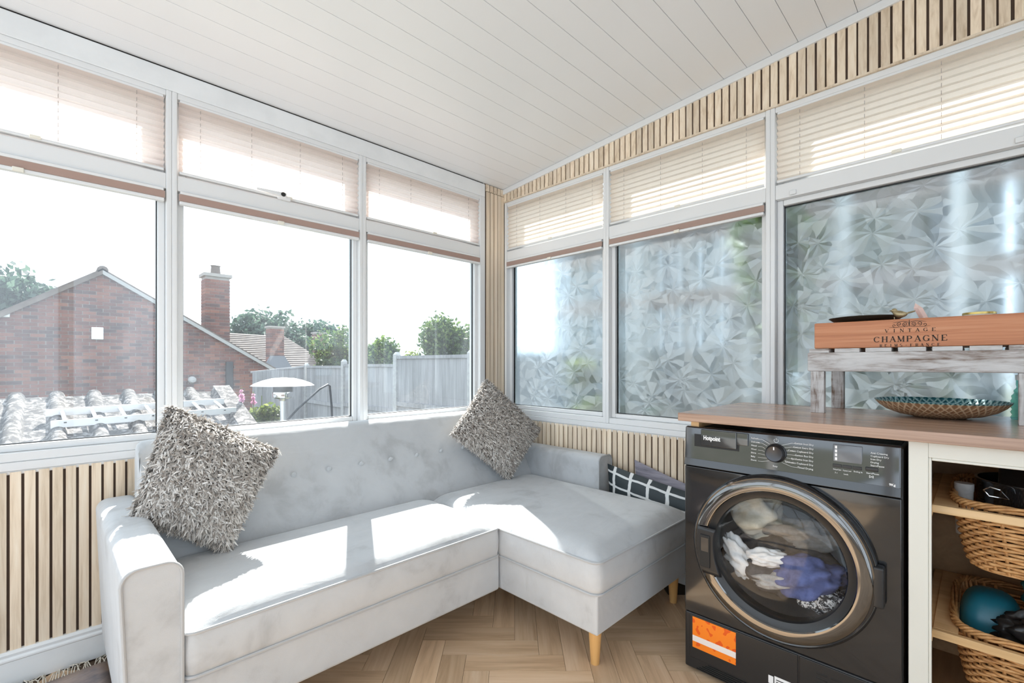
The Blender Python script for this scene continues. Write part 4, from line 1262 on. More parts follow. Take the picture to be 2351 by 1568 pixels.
def basket_shelf(zt, label, bl, grp):
    r = thing('drawer_runner', (-0.32, -2.43, zt - 0.02), label, 'shelf', 'wooden basket runners')
    ym, yM = -2.655, -2.203
    MB().box(-0.556, -0.540, ym, yM, zt - 0.021, zt).build('front_rail', 'birch', r, bevel=0.002)
    MB().box(-0.540, -0.06, yM - 0.05, yM - 0.002, zt - 0.016, zt).build('side_rail', 'birch', r, bevel=0.001)
    MB().box(-0.540, -0.06, ym + 0.002, ym + 0.05, zt - 0.016, zt).build('side_rail', 'birch', r, bevel=0.001)
    MB().box(-0.566, -0.05, yM - 0.012 + 0.010, yM + 0.018, zt - 0.028, zt - 0.004).build('slide_batten', 'birch', r, bevel=0.001)
    # wicker basket hanging in the frame
    k = thing('wicker_basket', (-0.30, -2.43, zt - 0.165), bl, 'basket', grp)
    hx0, hy0 = 0.215, 0.185
    cx, cyy = -0.312, -2.430
    def path(h, off, n=150):
        """rounded rectangle at height fraction h (0 bottom, 1 rim)."""
        sx = hx0 * (0.86 + 0.14 * h ** 0.7) + off; sy = hy0 * (0.84 + 0.16 * h ** 0.7) + off
        pts = []
        for i in range(n):
            a = 2 * PI * i / n; c, s = math.cos(a), math.sin(a); e = 0.34
            pts.append((cx + sx * math.copysign(abs(c) ** e, c), cyy + sy * math.copysign(abs(s) ** e, s)))
        return pts
    wv = MB(); rows_ = 17; H = 0.150; nst = 36; nn = 180
    for j in range(rows_):
        h = j / rows_; z = zt - 0.158 + H * h
        base = path(h, 0, nn)
        pts = []
        for i, (x_, y_) in enumerate(base):
            w = math.cos(PI * (i * nst / nn) + PI * j) * 0.0060
            d = Vector((x_ - cx, y_ - cyy)).normalized()
            pts.append((x_ + d.x * w, y_ + d.y * w, z + 0.0008 * math.sin(i * 0.37 + j * 1.9)))
        wv.tube(pts, 0.0041, 5, True)
    o = wv.build('woven_side', 'wicker', k, smooth=True, angle=0, fixn=False); o['kind'] = 'stuff'
    st = MB()
    for q in range(nst):
        i = int(q * nn / nst)
        p0 = path(0, 0, nn)[i]; p1 = path(1, 0, nn)[i]
        st.tube([(p0[0], p0[1], zt - 0.162), (p1[0], p1[1], zt + 0.010)], 0.0040, 6)
    o = st.build('stakes', 'wicker', k, fixn=False); o['kind'] = 'stuff'
    rm = MB()
    for q in range(4):
        base = path(1, 0.004, 120)
        pts = []
        for i, (x_, y_) in enumerate(base):
            a = i * 0.55 + q * PI / 2
            d = Vector((x_ - cx, y_ - cyy)).normalized()
            pts.append((x_ + d.x * 0.006 * math.cos(a), y_ + d.y * 0.006 * math.cos(a), zt + 0.009 + 0.006 * math.sin(a)))
        rm.tube(pts, 0.0042, 5, True)
    rm.build('braided_rim', 'wicker', k, smooth=True, angle=0, fixn=False)
    P = path(0, -0.002, 60)
    MB().prism([(x_, y_, zt - 0.166) for x_, y_ in P], (0, 0, 0.006)).build('base', 'wicker', k)
    return k
basket_shelf(0.706, 'upper birch runner frame inside the cream cabinet', 'upper wicker basket with black baking tins', 'wicker baskets')
basket_shelf(0.378, 'lower birch runner frame inside the cream cabinet', 'lower wicker basket with teal bowl and black bag', 'wicker baskets')

# things in the baskets
tin = thing('cake_tin', (-0.33, -2.40, 0.60), 'black springform cake tin with wire clip in the upper basket', 'tin')
MB().lathe([(0.0001, 0.60), (0.118, 0.60), (0.120, 0.603), (0.120, 0.752), (0.123, 0.756), (0.123, 0.760), (0.117, 0.760), (0.117, 0.606), (0.0001, 0.606)], (-0.335, -2.405, 0), 'z', 40).build('tin_wall', 'black_gloss', tin, smooth=True)
ck = []
for a, z in ((200, 0.735), (202, 0.752), (214, 0.752), (222, 0.742), (218, 0.728), (204, 0.728)):
    ck.append((-0.335 + 0.126 * math.cos(math.radians(a)), -2.405 + 0.126 * math.sin(math.radians(a)) + 0.09, z))
MB().tube([(-0.455, -2.345, 0.728), (-0.455, -2.330, 0.748), (-0.452, -2.312, 0.752), (-0.450, -2.300, 0.742), (-0.452, -2.310, 0.728)], 0.0022, 6, True).build('wire_clip', 'chrome', tin, smooth=True)
pn = MB()
pn.hexa([(-0.42, -2.47, 0.735), (-0.20, -2.47, 0.80), (-0.20, -2.335, 0.80), (-0.42, -2.325, 0.735), (-0.43, -2.47, 0.745), (-0.21, -2.47, 0.81), (-0.21, -2.335, 0.81), (-0.43, -2.325, 0.745)])
tag(pn.build('baking_tray', 'black_satin', bevel=0.008, seg=3), 'black baking tray lying tilted on top of the cake tin', 'tray')
jar = thing('small_tub', (-0.40, -2.262, 0.62), 'small pale grey tub beside the cake tin', 'tub')
MB().lathe([(0.0001, 0.60), (0.018, 0.60), (0.019, 0.722), (0.0001, 0.722)], (-0.385, -2.262, 0), 'z', 24).build('tub_body', 'grey_cloth', jar, smooth=True)
MB().lathe([(0.0205, 0.722), (0.0205, 0.742), (0.0001, 0.743)], (-0.385, -2.262, 0), 'z', 24).build('tub_lid', 'grey_cloth', jar, smooth=True)
MAT['teal_plastic'] = simple('teal_plastic', (0.008, 0.12, 0.17), 0.35)
MAT['teal_cloth'] = speckle('teal_dotted_cloth', (0.01, 0.09, 0.09), (0.25, 0.40, 0.38), 45, 0.9, lo=0.60, hi=0.64)
MAT['bin_bag'] = simple('black_polythene', (0.01, 0.01, 0.011), 0.28)
P = []
for j in range(15):
    t = PI * 0.5 * j / 14
    P.append([(-0.36 + 0.085 * math.sin(t) ** 0.7 * math.copysign(abs(math.cos(a)) ** 0.6, math.cos(a)), -2.315 + 0.064 * math.sin(t) ** 0.7 * math.copysign(abs(math.sin(a)) ** 0.6, math.sin(a)), 0.345 + 0.105 * math.cos(t) ** 0.8) for a in [2 * PI * i / 32 for i in range(32)]])
tag(MB().grid(P, True).build('upturned_bowl', 'teal_plastic', smooth=True, angle=0), 'shiny teal bowl upside down in the lower basket', 'bowl')
rag('dotted_cloth', (-0.30, -2.435, 0.455), 0.060, (1.1, 1.0, 0.7), 'teal_cloth', 'teal dotted cloth behind the bowl in the lower basket', 21, 'cloth', None, 0.35)
rag('plastic_bag', (-0.44, -2.405, 0.395), 0.070, (0.7, 1.2, 0.65), 'bin_bag', 'crumpled black plastic bag in the lower basket', 22, 'bag', None, 0.42)

# ------------------------------------------------------------------ whitewashed slatted stand
MAT['whitewash'] = None
def whitewash(g=(20, 7, 60)):
    m, nt, b = new_mat('whitewashed_timber')
    n1 = noise(nt, coords(nt, g), 1.0, 6, 0.65, 1.0); n2 = noise(nt, coords(nt, (4, 4, 12)), 2.0, 5, 0.6)
    f = math_n(nt, 'ADD', math_n(nt, 'MULTIPLY', n1, 0.6), math_n(nt, 'MULTIPLY', n2, 0.4))
    nt.links.new(ramp(nt, f, [(0.36, (0.17, 0.115, 0.085)), (0.44, (0.38, 0.34, 0.32)), (0.52, (0.54, 0.52, 0.51)), (0.7, (0.66, 0.65, 0.64))]), b.inputs['Base Color'])
    b.inputs['Roughness'].default_value = 0.85
    bump(nt, b, n1, 0.3, 0.004)
    return m
MAT['whitewash'] = whitewash()
MAT['whitewash_v'] = whitewash((60, 60, 8))
sd_ = thing('slatted_stand', (-0.17, -2.14, 0.906), 'low whitewashed timber stand with slatted top on the worktop', 'stand')
MB().box(-0.320, -0.300, -2.425, -1.868, 1.050, 1.114).build('apron', 'whitewash', sd_, bevel=0.003)
MB().box(-0.046, -0.030, -2.425, -1.868, 1.050, 1.114).build('apron', 'whitewash', sd_, bevel=0.003)
for y_ in (-1.8765, -2.368):
    MB().box(-0.318, -0.290, y_ - 0.040, y_, 0.906, 1.050).build('leg', 'whitewash_v', sd_, bevel=0.002)
    MB().box(-0.058, -0.030, y_ - 0.012 - 0.040, y_ - 0.012, 0.906, 1.050).build('leg', 'whitewash_v', sd_, bevel=0.002)
for k, (y0_, y1_) in enumerate(((-1.930, -1.872), (-2.014, -1.946), (-2.096, -2.030), (-2.178, -2.112), (-2.258, -2.192), (-2.338, -2.272), (-2.420, -2.350))):
    MB().box(-0.316, -0.032, y0_, y1_, 1.114, 1.1275).build('top_slat', 'whitewash', sd_, bevel=0.0015)

# ------------------------------------------------------------------ printed wooden box and ornaments
bxo = thing('wooden_box', (-0.19, -2.135, 1.128), 'orange pine box printed VINTAGE CHAMPAGNE on the slatted stand', 'box')
XB = -0.300
MB().box(XB, -0.286, -2.386, -1.884, 1.128, 1.217).build('front_board', 'champagne', bxo, bevel=0.004, seg=3)
MB().box(-0.094, -0.080, -2.386, -1.884, 1.128, 1.217).build('back_board', 'champagne', bxo, bevel=0.004, seg=3)
for y_ in (-2.386, -1.896):
    MB().box(-0.286, -0.094, y_, y_ + 0.012, 1.128, 1.217).build('end_board', 'champagne', bxo, bevel=0.002)
MB().box(-0.286, -0.094, -2.374, -1.896, 1.128, 1.205).build('top_panel', 'champagne', bxo)
ink = Ink(XB - 0.0006, 0.0, 0.0)
def yl(y): return -y
serif_line(ink, 'VINTAGE', 2.074, 2.204, 1.1755, 0.0105, 0.55)
serif_line(ink, 'CHAMPAGNE', 2.048, 2.228, 1.1455, 0.0175, 0.80)
serif_line(ink, 'REIMS-FRANCE', 2.062, 2.212, 1.1302, 0.0085, 0.55)
# scroll crest
cxm, cz0 = 2.138, 1.198
for s_ in (-1, 1):
    for (ox, oz, r0, turns, w) in ((0.010, 0.002, 0.0065, 1.4, 0.0016), (0.024, 0.003, 0.0065, 1.3, 0.0016), (0.036, -0.001, 0.005, 1.0, 0.0013)):
        pts = []
        for i in range(22):
            t = i / 21; a = -PI / 2 + s_ * 2 * PI * turns * t; r = r0 * (1 - 0.8 * t)
            pts.append((cxm + s_ * ox + r * math.cos(a), cz0 + oz + r * math.sin(a)))
        ink.poly(pts, w)
    ink.poly([(cxm + s_ * 0.002, cz0 - 0.004), (cxm + s_ * 0.016, cz0 - 0.006), (cxm + s_ * 0.034, cz0 - 0.007), (cxm + s_ * 0.050, cz0 - 0.0055)], [0.0015, 0.001, 0.0012, 0.0004])
    ink.poly([(cxm + s_ * 0.003, cz0 + 0.008), (cxm + s_ * 0.014, cz0 + 0.011), (cxm + s_ * 0.028, cz0 + 0.010), (cxm + s_ * 0.040, cz0 + 0.007)], [0.0016, 0.0013, 0.0012, 0.0005])
ink.poly([(cxm, cz0 - 0.006), (cxm, cz0 + 0.004), (cxm, cz0 + 0.016)], [0.0012, 0.0034, 0.0004])
ink.build('printed_lettering', 'black_print', bxo)

MAT['dark_dish'] = simple('dark_bronze_dish', (0.035, 0.03, 0.022), 0.4, 0.3)
tag(MB().lathe([(0.0001, 1.2172), (0.06, 1.2175), (0.085, 1.221), (0.1035, 1.2335), (0.105, 1.2345), (0.104, 1.2365), (0.085, 1.226), (0.06, 1.2215), (0.0001, 1.221)], (-0.19, -2.012, 0.0), 'z', 48).build('dish', 'dark_dish', smooth=True),
    'shallow dark bronze dish on the wooden box left of the bird', 'dish')
MAT['bird'] = speckle('antique_gold', (0.22, 0.17, 0.09), (0.42, 0.34, 0.20), 60, 0.42)
MAT['bird'].node_tree.nodes['Principled BSDF'].inputs['Metallic'].default_value = 0.6
BX = -0.262
bd = thing('bird_ornament', (BX, -2.100, 1.230), 'small antique gold bird ornament perched on the rim of the dark dish', 'ornament')
body = []
prof_b = [(-2.0925, 1.2440, 0.0012), (-2.0950, 1.2425, 0.0062), (-2.0990, 1.2400, 0.0093), (-2.1045, 1.2370, 0.0112), (-2.1110, 1.2355, 0.0118), (-2.1175, 1.2345, 0.0108), (-2.1235, 1.2345, 0.0082), (-2.1285, 1.2350, 0.0052), (-2.1315, 1.2355, 0.0012)]
for y_, z_, r_ in prof_b:
    body.append([(BX + r_ * 0.85 * math.cos(a), y_, z_ + r_ * math.sin(a)) for a in [2 * PI * i / 18 for i in range(18)]])
MB().grid(body, True).build('body', 'bird', bd, smooth=True, angle=0)
MB().sphere((BX, -2.0980, 1.2475), 0.0078, 16, 10, (0.92, 1.05, 1)).build('head', 'bird', bd, smooth=True, angle=0)
MB().cyl((BX, -2.0910, 1.2480), (BX, -2.0850, 1.2472), 0.0026, 0.0004, 8).build('beak', 'bird', bd)
MB().hexa([(BX - 0.003, -2.1245, 1.2330), (BX + 0.003, -2.1245, 1.2330), (BX + 0.005, -2.1495, 1.2410), (BX - 0.005, -2.1495, 1.2410),
           (BX - 0.003, -2.1245, 1.2385), (BX + 0.003, -2.1245, 1.2385), (BX + 0.004, -2.1495, 1.2450), (BX - 0.004, -2.1495, 1.2450)]).build('tail', 'bird', bd, bevel=0.001)
for q in (-0.003, 0.003):
    MB().cyl((BX + q, -2.098, 1.2270), (BX + q, -2.099, 1.2050), 0.0012, None, 6).build('foot', 'bird', bd)
# rose quartz point
MAT['quartz'] = simple('rose_quartz', (0.80, 0.58, 0.52), 0.25)
MAT['quartz'].node_tree.nodes['Principled BSDF'].inputs['Subsurface Weight'].default_value = 0.3
MAT['quartz'].node_tree.nodes['Principled BSDF'].inputs['Subsurface Radius'].default_value = (0.01, 0.006, 0.005)
q = MB(); lean = Vector((0.0, 0.022, 0.052))
b0 = Vector((-0.20, -2.174, 1.205)); n6 = 6
ringA = [b0 + Vector((0.0125 * math.cos(2 * PI * i / 6), 0.0125 * math.sin(2 * PI * i / 6), 0)) for i in range(6)]
ringB = [p + lean * 0.98 for p in ringA]
tip = b0 + lean * 1.33
q.add(ringA + ringB + [tip], [tuple(range(5, -1, -1))] + [(i, (i + 1) % 6, (i + 1) % 6 + 6, i + 6) for i in range(6)] + [(i + 6, (i + 1) % 6 + 6, 12) for i in range(6)])
tag(q.build('crystal_point', 'quartz'), 'pale pink crystal point leaning on top of the wooden box', 'crystal')
MAT['brass'] = simple('brass', (0.55, 0.40, 0.13), 0.3, 0.9)
gd = thing('brass_lid', (-0.14, -2.292, 1.205), 'flat brass and cream lid on the right of the wooden box', 'lid')
MB().lathe([(0.0001, 1.2052), (0.036, 1.2052), (0.0375, 1.208), (0.0375, 1.229), (0.036, 1.231), (0.0001, 1.231)], (-0.15, -2.292, 0), 'z', 32).build('lid_body', 'cream_plastic', gd, smooth=True)
MB().lathe([(0.0385, 1.2285), (0.0385, 1.2345), (0.035, 1.2360), (0.0001, 1.2362)], (-0.15, -2.292, 0), 'z', 32).build('lid_rim', 'brass', gd, smooth=True)

# embossed plate
def relief(name, c1, c2, metal, rough, k):
    m, nt, b = new_mat(name)
    tc = nt.nodes.new('ShaderNodeTexCoord'); sp = nt.nodes.new('ShaderNodeSeparateXYZ'); nt.links.new(tc.outputs['Object'], sp.inputs[0])
    ang = math_n(nt, 'MULTIPLY', math_n(nt, 'ARCTAN2', sp.outputs[1], sp.outputs[0]), 48 / (2 * PI))
    rad = math_n(nt, 'MULTIPLY', math_n(nt, 'SQRT', math_n(nt, 'ADD', math_n(nt, 'POWER', sp.outputs[0], 2.0), math_n(nt, 'POWER', sp.outputs[1], 2.0))), 48.0)
    f1 = math_n(nt, 'ABSOLUTE', math_n(nt, 'SUBTRACT', math_n(nt, 'FRACT', math_n(nt, 'ADD', ang, rad)), 0.5))
    f2 = math_n(nt, 'ABSOLUTE', math_n(nt, 'SUBTRACT', math_n(nt, 'FRACT', math_n(nt, 'SUBTRACT', ang, rad)), 0.5))
    h = math_n(nt, 'MAXIMUM', f1, f2)
    nt.links.new(ramp(nt, h, [(0.30, c1), (0.46, c2)]), b.inputs['Base Color'])
    b.inputs['Metallic'].default_value = metal; b.inputs['Roughness'].default_value = rough
    bump(nt, b, h, 0.6, 0.006)
    return m
MAT['bronze_relief'] = relief('bronze_embossed', (0.30, 0.17, 0.09), (0.62, 0.48, 0.32), 0.25, 0.4, 0)
MAT['teal_relief'] = relief('teal_embossed_glaze', (0.015, 0.10, 0.115), (0.26, 0.42, 0.40), 0.1, 0.25, 0)
pt = thing('decorative_plate', (-0.20, -2.202, 0.906), 'round embossed plate, teal inside and bronze outside, under the slatted stand', 'plate')
MB().lathe([(0.0001, 0.9065), (0.062, 0.9065), (0.066, 0.9085), (0.10, 0.9150), (0.13, 0.9275), (0.15, 0.9430), (0.1605, 0.9565)], (-0.20, -2.202, 0), 'z', 96).build('bronze_underside', 'bronze_relief', pt, smooth=True)
MB().lathe([(0.1605, 0.9565), (0.1625, 0.9600), (0.160, 0.9605), (0.15, 0.9480), (0.13, 0.9320), (0.10, 0.9200), (0.066, 0.9150), (0.0001, 0.914)], (-0.20, -2.202, 0), 'z', 96).build('teal_inside', 'teal_relief', pt, smooth=True)
# glass bottle behind the stand leg
bo = thing('glass_bottle', (-0.115, -2.384, 0.906), 'ribbed teal glass bottle behind the right leg of the stand', 'bottle')
prof_ = [(0.0001, 0.9065), (0.022, 0.9065)]
for k in range(24):
    z_ = 0.908 + 0.0042 * k
    prof_.append((0.0235 + 0.002 * math.sin(k * 1.6) - (0.010 * max(0, (k - 15) / 8)), z_))
prof_ += [(0.0135, 1.012), (0.0135, 1.030)]
MB().lathe(prof_, (-0.115, -2.384, 0), 'z', 28).build('bottle_glass', 'teal_glass', bo, smooth=True)
MB().lathe([(0.0150, 1.026), (0.0150, 1.042), (0.0001, 1.043)], (-0.115, -2.384, 0), 'z', 20).build('bottle_cap', 'chrome', bo, smooth=True)

# ------------------------------------------------------------------ outside
GZ = -0.85
MAT['ground'] = speckle('garden_ground', (0.10, 0.11, 0.07), (0.17, 0.165, 0.13), 1.5, 0.95)
gr = MB().box(-60, 60, 0.35, 110, GZ - 0.1, GZ).box(0.35, 60, -20, 0.35, GZ - 0.1, GZ).build('garden_ground', 'ground')
tag(gr, 'garden ground outside the windows', 'ground', kind='structure')

def brick_mat():
    m, nt, b = new_mat('red_brick')
    oi = nt.nodes.new('ShaderNodeObjectInfo'); g = nt.nodes.new('ShaderNodeNewGeometry')
    r = math_n(nt, 'FRACT', math_n(nt, 'ADD', math_n(nt, 'MULTIPLY', oi.outputs['Random'], 7.31), g.outputs['Random Per Island']))
    c = ramp(nt, r, [(0.0, (0.055, 0.032, 0.035)), (0.35, (0.12, 0.045, 0.037)), (0.7, (0.17, 0.062, 0.047)), (1.0, (0.23, 0.095, 0.065))])
    n = noise(nt, coords(nt, (1, 1, 1)), 25, 3)
    nt.links.new(mixcol(nt, math_n(nt, 'MULTIPLY', n, 0.35), c, (0.19, 0.12, 0.10)), b.inputs['Base Color'])
    b.inputs['Roughness'].default_value = 0.9
    return m
MAT['brick'] = brick_mat()
MAT['mortar'] = speckle('mortar', (0.29, 0.265, 0.25), (0.35, 0.32, 0.30), 8, 0.95)
MAT['verge'] = simple('pale_verge_board', (0.34, 0.33, 0.32), 0.7)
MAT['roof_tile'] = wood('brown_roof_tile', (0.09, 0.07, 0.06), (0.14, 0.11, 0.095), (0.19, 0.155, 0.135), (4, 4, 4), 0.9, rnd=0.1, bumps=0)
MAT['concrete'] = speckle('concrete_post', (0.34, 0.335, 0.335), (0.41, 0.405, 0.405), 20, 0.95)
MAT['black_pipe'] = simple('black_pvc', (0.02, 0.022, 0.028), 0.4)
MAT['lead'] = simple('lead_flashing', (0.14, 0.15, 0.18), 0.6)

# brick bungalow with its gable towards us
GY = 11.51
PKX, PKZ = -1.374, 3.135
def verge_z(x): return PKZ - (0.70 * (PKX - x) if x < PKX else 0.622 * (x - PKX))
hs = thing('brick_bungalow', (0.0, GY, GZ), 'red brick bungalow gable with tall chimney beyond the outbuilding roof', 'house')
xl, xr = -4.2, 2.45
MB().prism([(xl, GY + 0.012, GZ), (xr, GY + 0.012, GZ), (xr, GY + 0.012, verge_z(xr) - 0.01), (PKX, GY + 0.012, PKZ - 0.01), (xl, GY + 0.012, verge_z(xl) - 0.01)], (0, 6, 0)).build('wall', 'mortar', hs)
bm_ = MB().box(-0.107, 0.107, 0, 0.05, 0.005, 0.070)
cand = []
z = -0.70; row = 0
while z < 3.1:
    x = xl + 0.1125 * (row % 2) + 0.12
    while x < xr - 0.12:
        if z + 0.01 < max(verge_z(x - 0.107), verge_z(x + 0.107)) - 0.03:
            # skip what the outbuilding roof hides for good
            if not (x < -0.9 and z < 0.15):
                cand.append((x + random.uniform(-.003, .003), z))
        x += 0.2265
    z += 0.0752; row += 1
cut = [q for q in cand if q[1] + 0.07 > min(verge_z(q[0] - 0.107), verge_z(q[0] + 0.107)) - 0.02]
cand = [q for q in cand if q not in cut]
cand.sort(key=lambda q: (q[0] + 2.2) ** 2 * 0.2 + (q[1] - 1.0) ** 2 if q[1] > 0.3 else 99 + q[0])
brick0 = bm_.build('brick', 'brick', hs, org=Vector((0, 0, 0)))
brick0.location = Vector((cand[0][0], GY, cand[0][1])) - ORG[hs.name]
for q in cand[1:300]:
    inst(brick0, hs, (q[0], GY, q[1]))
rest = MB()
for (x, z) in cand[300:]:
    rest.box(x - 0.107, x + 0.107, GY, GY + 0.05, z + 0.005, z + 0.070)
for (x, z) in cut:
    za, zb = min(z + 0.070, verge_z(x - 0.107) - 0.01), min(z + 0.070, verge_z(x + 0.107) - 0.01)
    za, zb = max(za, z + 0.006), max(zb, z + 0.006)
    rest.hexa([(x - 0.107, GY, z + 0.005), (x + 0.107, GY, z + 0.005), (x + 0.107, GY + 0.05, z + 0.005), (x - 0.107, GY + 0.05, z + 0.005), (x - 0.107, GY, za), (x + 0.107, GY, zb), (x + 0.107, GY + 0.05, zb), (x - 0.107, GY + 0.05, za)])
ro_ = rest.build('brickwork', 'brick', hs, fixn=False); ro_['kind'] = 'stuff'
for sg, x_e in ((-1, xl - 0.25), (1, xr + 0.15)):
    ze = verge_z(x_e)
    MB().prism([(PKX, GY - 0.06, PKZ), (PKX, GY - 0.06, PKZ + 0.07), (x_e, GY - 0.06, ze + 0.07), (x_e, GY - 0.06, ze)], (0, 6.0, 0)).build('roof_slope', 'roof_tile', hs)
    MB().prism([(PKX, GY - 0.075, PKZ - 0.06), (PKX, GY - 0.075, PKZ + 0.03), (x_e, GY - 0.075, ze + 0.03), (x_e, GY - 0.075, ze - 0.06)], (0, 0.03, 0)).build('bargeboard', 'verge' if sg > 0 else 'roof_tile', hs)
rt = MB().tube([(PKX, GY - 0.06, PKZ + 0.03), (PKX, GY + 6, PKZ + 0.03)], 0.10, 10).build('ridge', 'roof_tile', hs, smooth=True)
# main chimney stack on the right slope
def chimney(parent, cx, cy, w, d, z0, z1, pot=True, course=0.08):
    st_ = MB().box(cx - w / 2 + 0.012, cx + w / 2 - 0.012, cy - d / 2 + 0.012, cy + d / 2 - 0.012, z0, z1).build('chimney_stack', 'mortar', parent)
    k = 0; z = z0; cb_ = MB()
    while z + course < z1:
        off = (k % 2) * 0.11
        x = cx - w / 2
        while x < cx + w / 2 - 0.02:
            e = min(x + 0.215 - (off if x == cx - w / 2 else 0), cx + w / 2)
            cb_.box(x + 0.004, e - 0.004, cy - d / 2, cy + d / 2, z + 0.006, z + course - 0.006); x = e
        z += course; k += 1
    o = cb_.build('chimney_bricks', 'brick', st_, fixn=False); o['kind'] = 'stuff'
    MB().box(cx - w / 2 - 0.04, cx + w / 2 + 0.04, cy - d / 2 - 0.04, cy + d / 2 + 0.04, z1, z1 + 0.08).build('chimney_cap', 'mortar', st_)
    if pot:
        MB().lathe([(0.12, z1 + 0.08), (0.10, z1 + 0.30), (0.12, z1 + 0.32), (0.09, z1 + 0.32), (0.085, z1 + 0.08)], (cx, cy, 0), 'z', 14).build('chimney_pot', 'roof_tile', st_, smooth=True)
    return st_
chimney(hs, 0.90, GY + 0.45, 0.56, 0.5, 1.2, 3.35)
MB().box(-1.56, -1.36, GY - 0.035, GY + 0.01, 1.62, 1.89).build('vent_box', 'upvc', hs, bevel=0.01)
MB().box(-2.90, -2.78, GY - 0.03, GY + 0.01, 2.02, 2.10).build('alarm_box', 'upvc', hs, bevel=0.01)
MB().box(1.02, 1.19, GY - 0.09, GY - 0.005, 0.40, 1.14).build('black_duct', 'black_pipe', hs, bevel=0.02)
MB().lathe([(0.0001, -0.10), (0.06, -0.09), (0.085, -0.05), (0.09, 0.0)], (0.30, GY, 0.68), 'y', 18).build('wall_lamp', 'concrete', hs, smooth=True)

# outbuilding roof with bold rolls
MAT['roll_roof'] = None
def lichen():
    m, nt, b = new_mat('lichen_covered_roof')
    v = coords(nt, (1, 1, 1), False)
    n1 = noise(nt, v, 13, 7, 0.75, 0.4); n2 = noise(nt, v, 3.0, 4, 0.6)
    c = ramp(nt, n1, [(0.44, (0.012, 0.012, 0.018)), (0.49, (0.05, 0.043, 0.038)), (0.53, (0.13, 0.12, 0.118)), (0.60, (0.26, 0.25, 0.25))])
    nt.links.new(mixcol(nt, math_n(nt, 'MULTIPLY', n2, 0.35), c, (0.09, 0.07, 0.05)), b.inputs['Base Color'])
    b.inputs['Roughness'].default_value = 0.95
    bump(nt, b, n1, 0.4, 0.02)
    return m
MAT['roll_roof'] = lichen()
MAT['ob_wall'] = simple('render_grey', (0.5, 0.49, 0.46), 0.9)
ob = thing('outbuilding', (-2.0, 5.0, GZ), 'low outbuilding roof with bold rolls, covered in lichen', 'outbuilding')
rz = lambda y: 0.645 - 0.325 * (5.92 - y)
YA, YB_, XL, XR = 4.0, 5.92, -6.0, -0.42
P = []
xs_ = np.linspace(XL, XR, 320)
for y in np.linspace(YA, YB_, 26):
    row_ = []
    for x in xs_:
        ph = ((x + 2.494) / 0.351) % 1.0
        d = min(ph, 1 - ph) * 0.351
        hgt = 0.075 * math.sqrt(max(0, 1 - (d / 0.075) ** 2)) if d < 0.075 else 0
        step = 0.018 * (((y - YA) / 0.32) % 1.0 < 0.04)
        row_.append((x, y, rz(y) + hgt + step + 0.006 * math.sin(13 * x) * math.sin(9 * y)))
    P.append(row_)
MB().grid(P).build('roof_sheet', 'roll_roof', ob, smooth=True, fixn=False, angle=0)
MB().prism([(XR - 0.02, YA - 0.04, rz(YA) - 0.1), (XR - 0.02, YA - 0.04, rz(YA) + 0.05), (XR - 0.02, YB_ + 0.03, rz(YB_) + 0.10), (XR - 0.02, YB_ + 0.03, rz(YB_) - 0.1)], (0.22, 0, 0)).build('verge_coping', 'roll_roof', ob)
MB().box(XL, XR, YA + 0.1, YB_, GZ, rz(YA) - 0.05).build('wall', 'ob_wall', ob)

# aluminium ladder lying on the roof
ld = thing('ladder', (-1.3, 5.1, 0.45), 'aluminium ladder lying across the lichen covered roof', 'ladder')
for (xa_, ya_, za_), (xb_, yb__, zb_) in (((-2.24, 5.22, 0.47), (-0.44, 5.32, 0.50)), ((-2.20, 4.90, 0.365), (-0.37, 4.98, 0.392))):
    MB().hexa([(xa_, ya_ - 0.015, za_), (xb_, yb__ - 0.015, zb_), (xb_, yb__ + 0.015, zb_), (xa_, ya_ + 0.015, za_), (xa_, ya_ - 0.015, za_ + 0.085), (xb_, yb__ - 0.015, zb_ + 0.085), (xb_, yb__ + 0.015, zb_ + 0.085), (xa_, ya_ + 0.015, za_ + 0.085)]).build('side_rail', 'aluminium', ld, bevel=0.004)
for k in range(7):
    t = (k + 0.45) / 7.0
    p0 = Vector((-2.22 + 1.80 * t, 5.22 + 0.10 * t, 0.525 + 0.03 * t)); p1 = Vector((-2.20 + 1.83 * t, 4.90 + 0.08 * t, 0.425 + 0.027 * t))
    MB().tube([p0, p1], 0.019, 6).build('rung', 'aluminium', ld)
for k in range(7):
    t = (k + 0.45) / 7.0
    MB().box(-2.20 + 1.83 * t - 0.012, -2.20 + 1.83 * t + 0.012, 4.878 + 0.08 * t, 4.90 + 0.08 * t - 0.013, 0.415 + 0.027 * t, 0.427 + 0.027 * t).build('rivet', 'black_pipe', ld)

# far house with hipped tile roof and chimneys
fh = thing('far_house', (6.0, 24.0, GZ), 'distant bungalow with brown tiled hip roof and two brick chimneys', 'house')
ridge_a, ridge_b = Vector((1.5, 24.9, 2.75)), Vector((7.0, 24.9, 2.60))
ea, eb, ec = Vector((1.0, 20.4, 0.35)), Vector((8.7, 20.4, 0.35)), Vector((9.3, 27.0, 0.35))
nrow = 22; tl = MB()
for k in range(nrow):
    t0, t1 = k / nrow, (k + 1) / nrow
    a0 = ea.lerp(ridge_a, t0); a1 = ea.lerp(ridge_a, t1); b0_ = eb.lerp(ridge_b, t0); b1_ = eb.lerp(ridge_b, t1)
    up = Vector((0, 0, 0.05))
    tl.add([a0 + up, b0_ + up, b1_, a1, a0, b0_], [(0, 1, 2, 3), (0, 4, 5, 1)])
    c0 = ec.lerp(ridge_b, t0); c1_ = ec.lerp(ridge_b, t1)
    tl.add([b0_ + up, c0 + up, c1_, b1_], [(0, 1, 2, 3)])
o = tl.build('tile_courses', 'roof_tile', fh, fixn=False); o['kind'] = 'stuff'
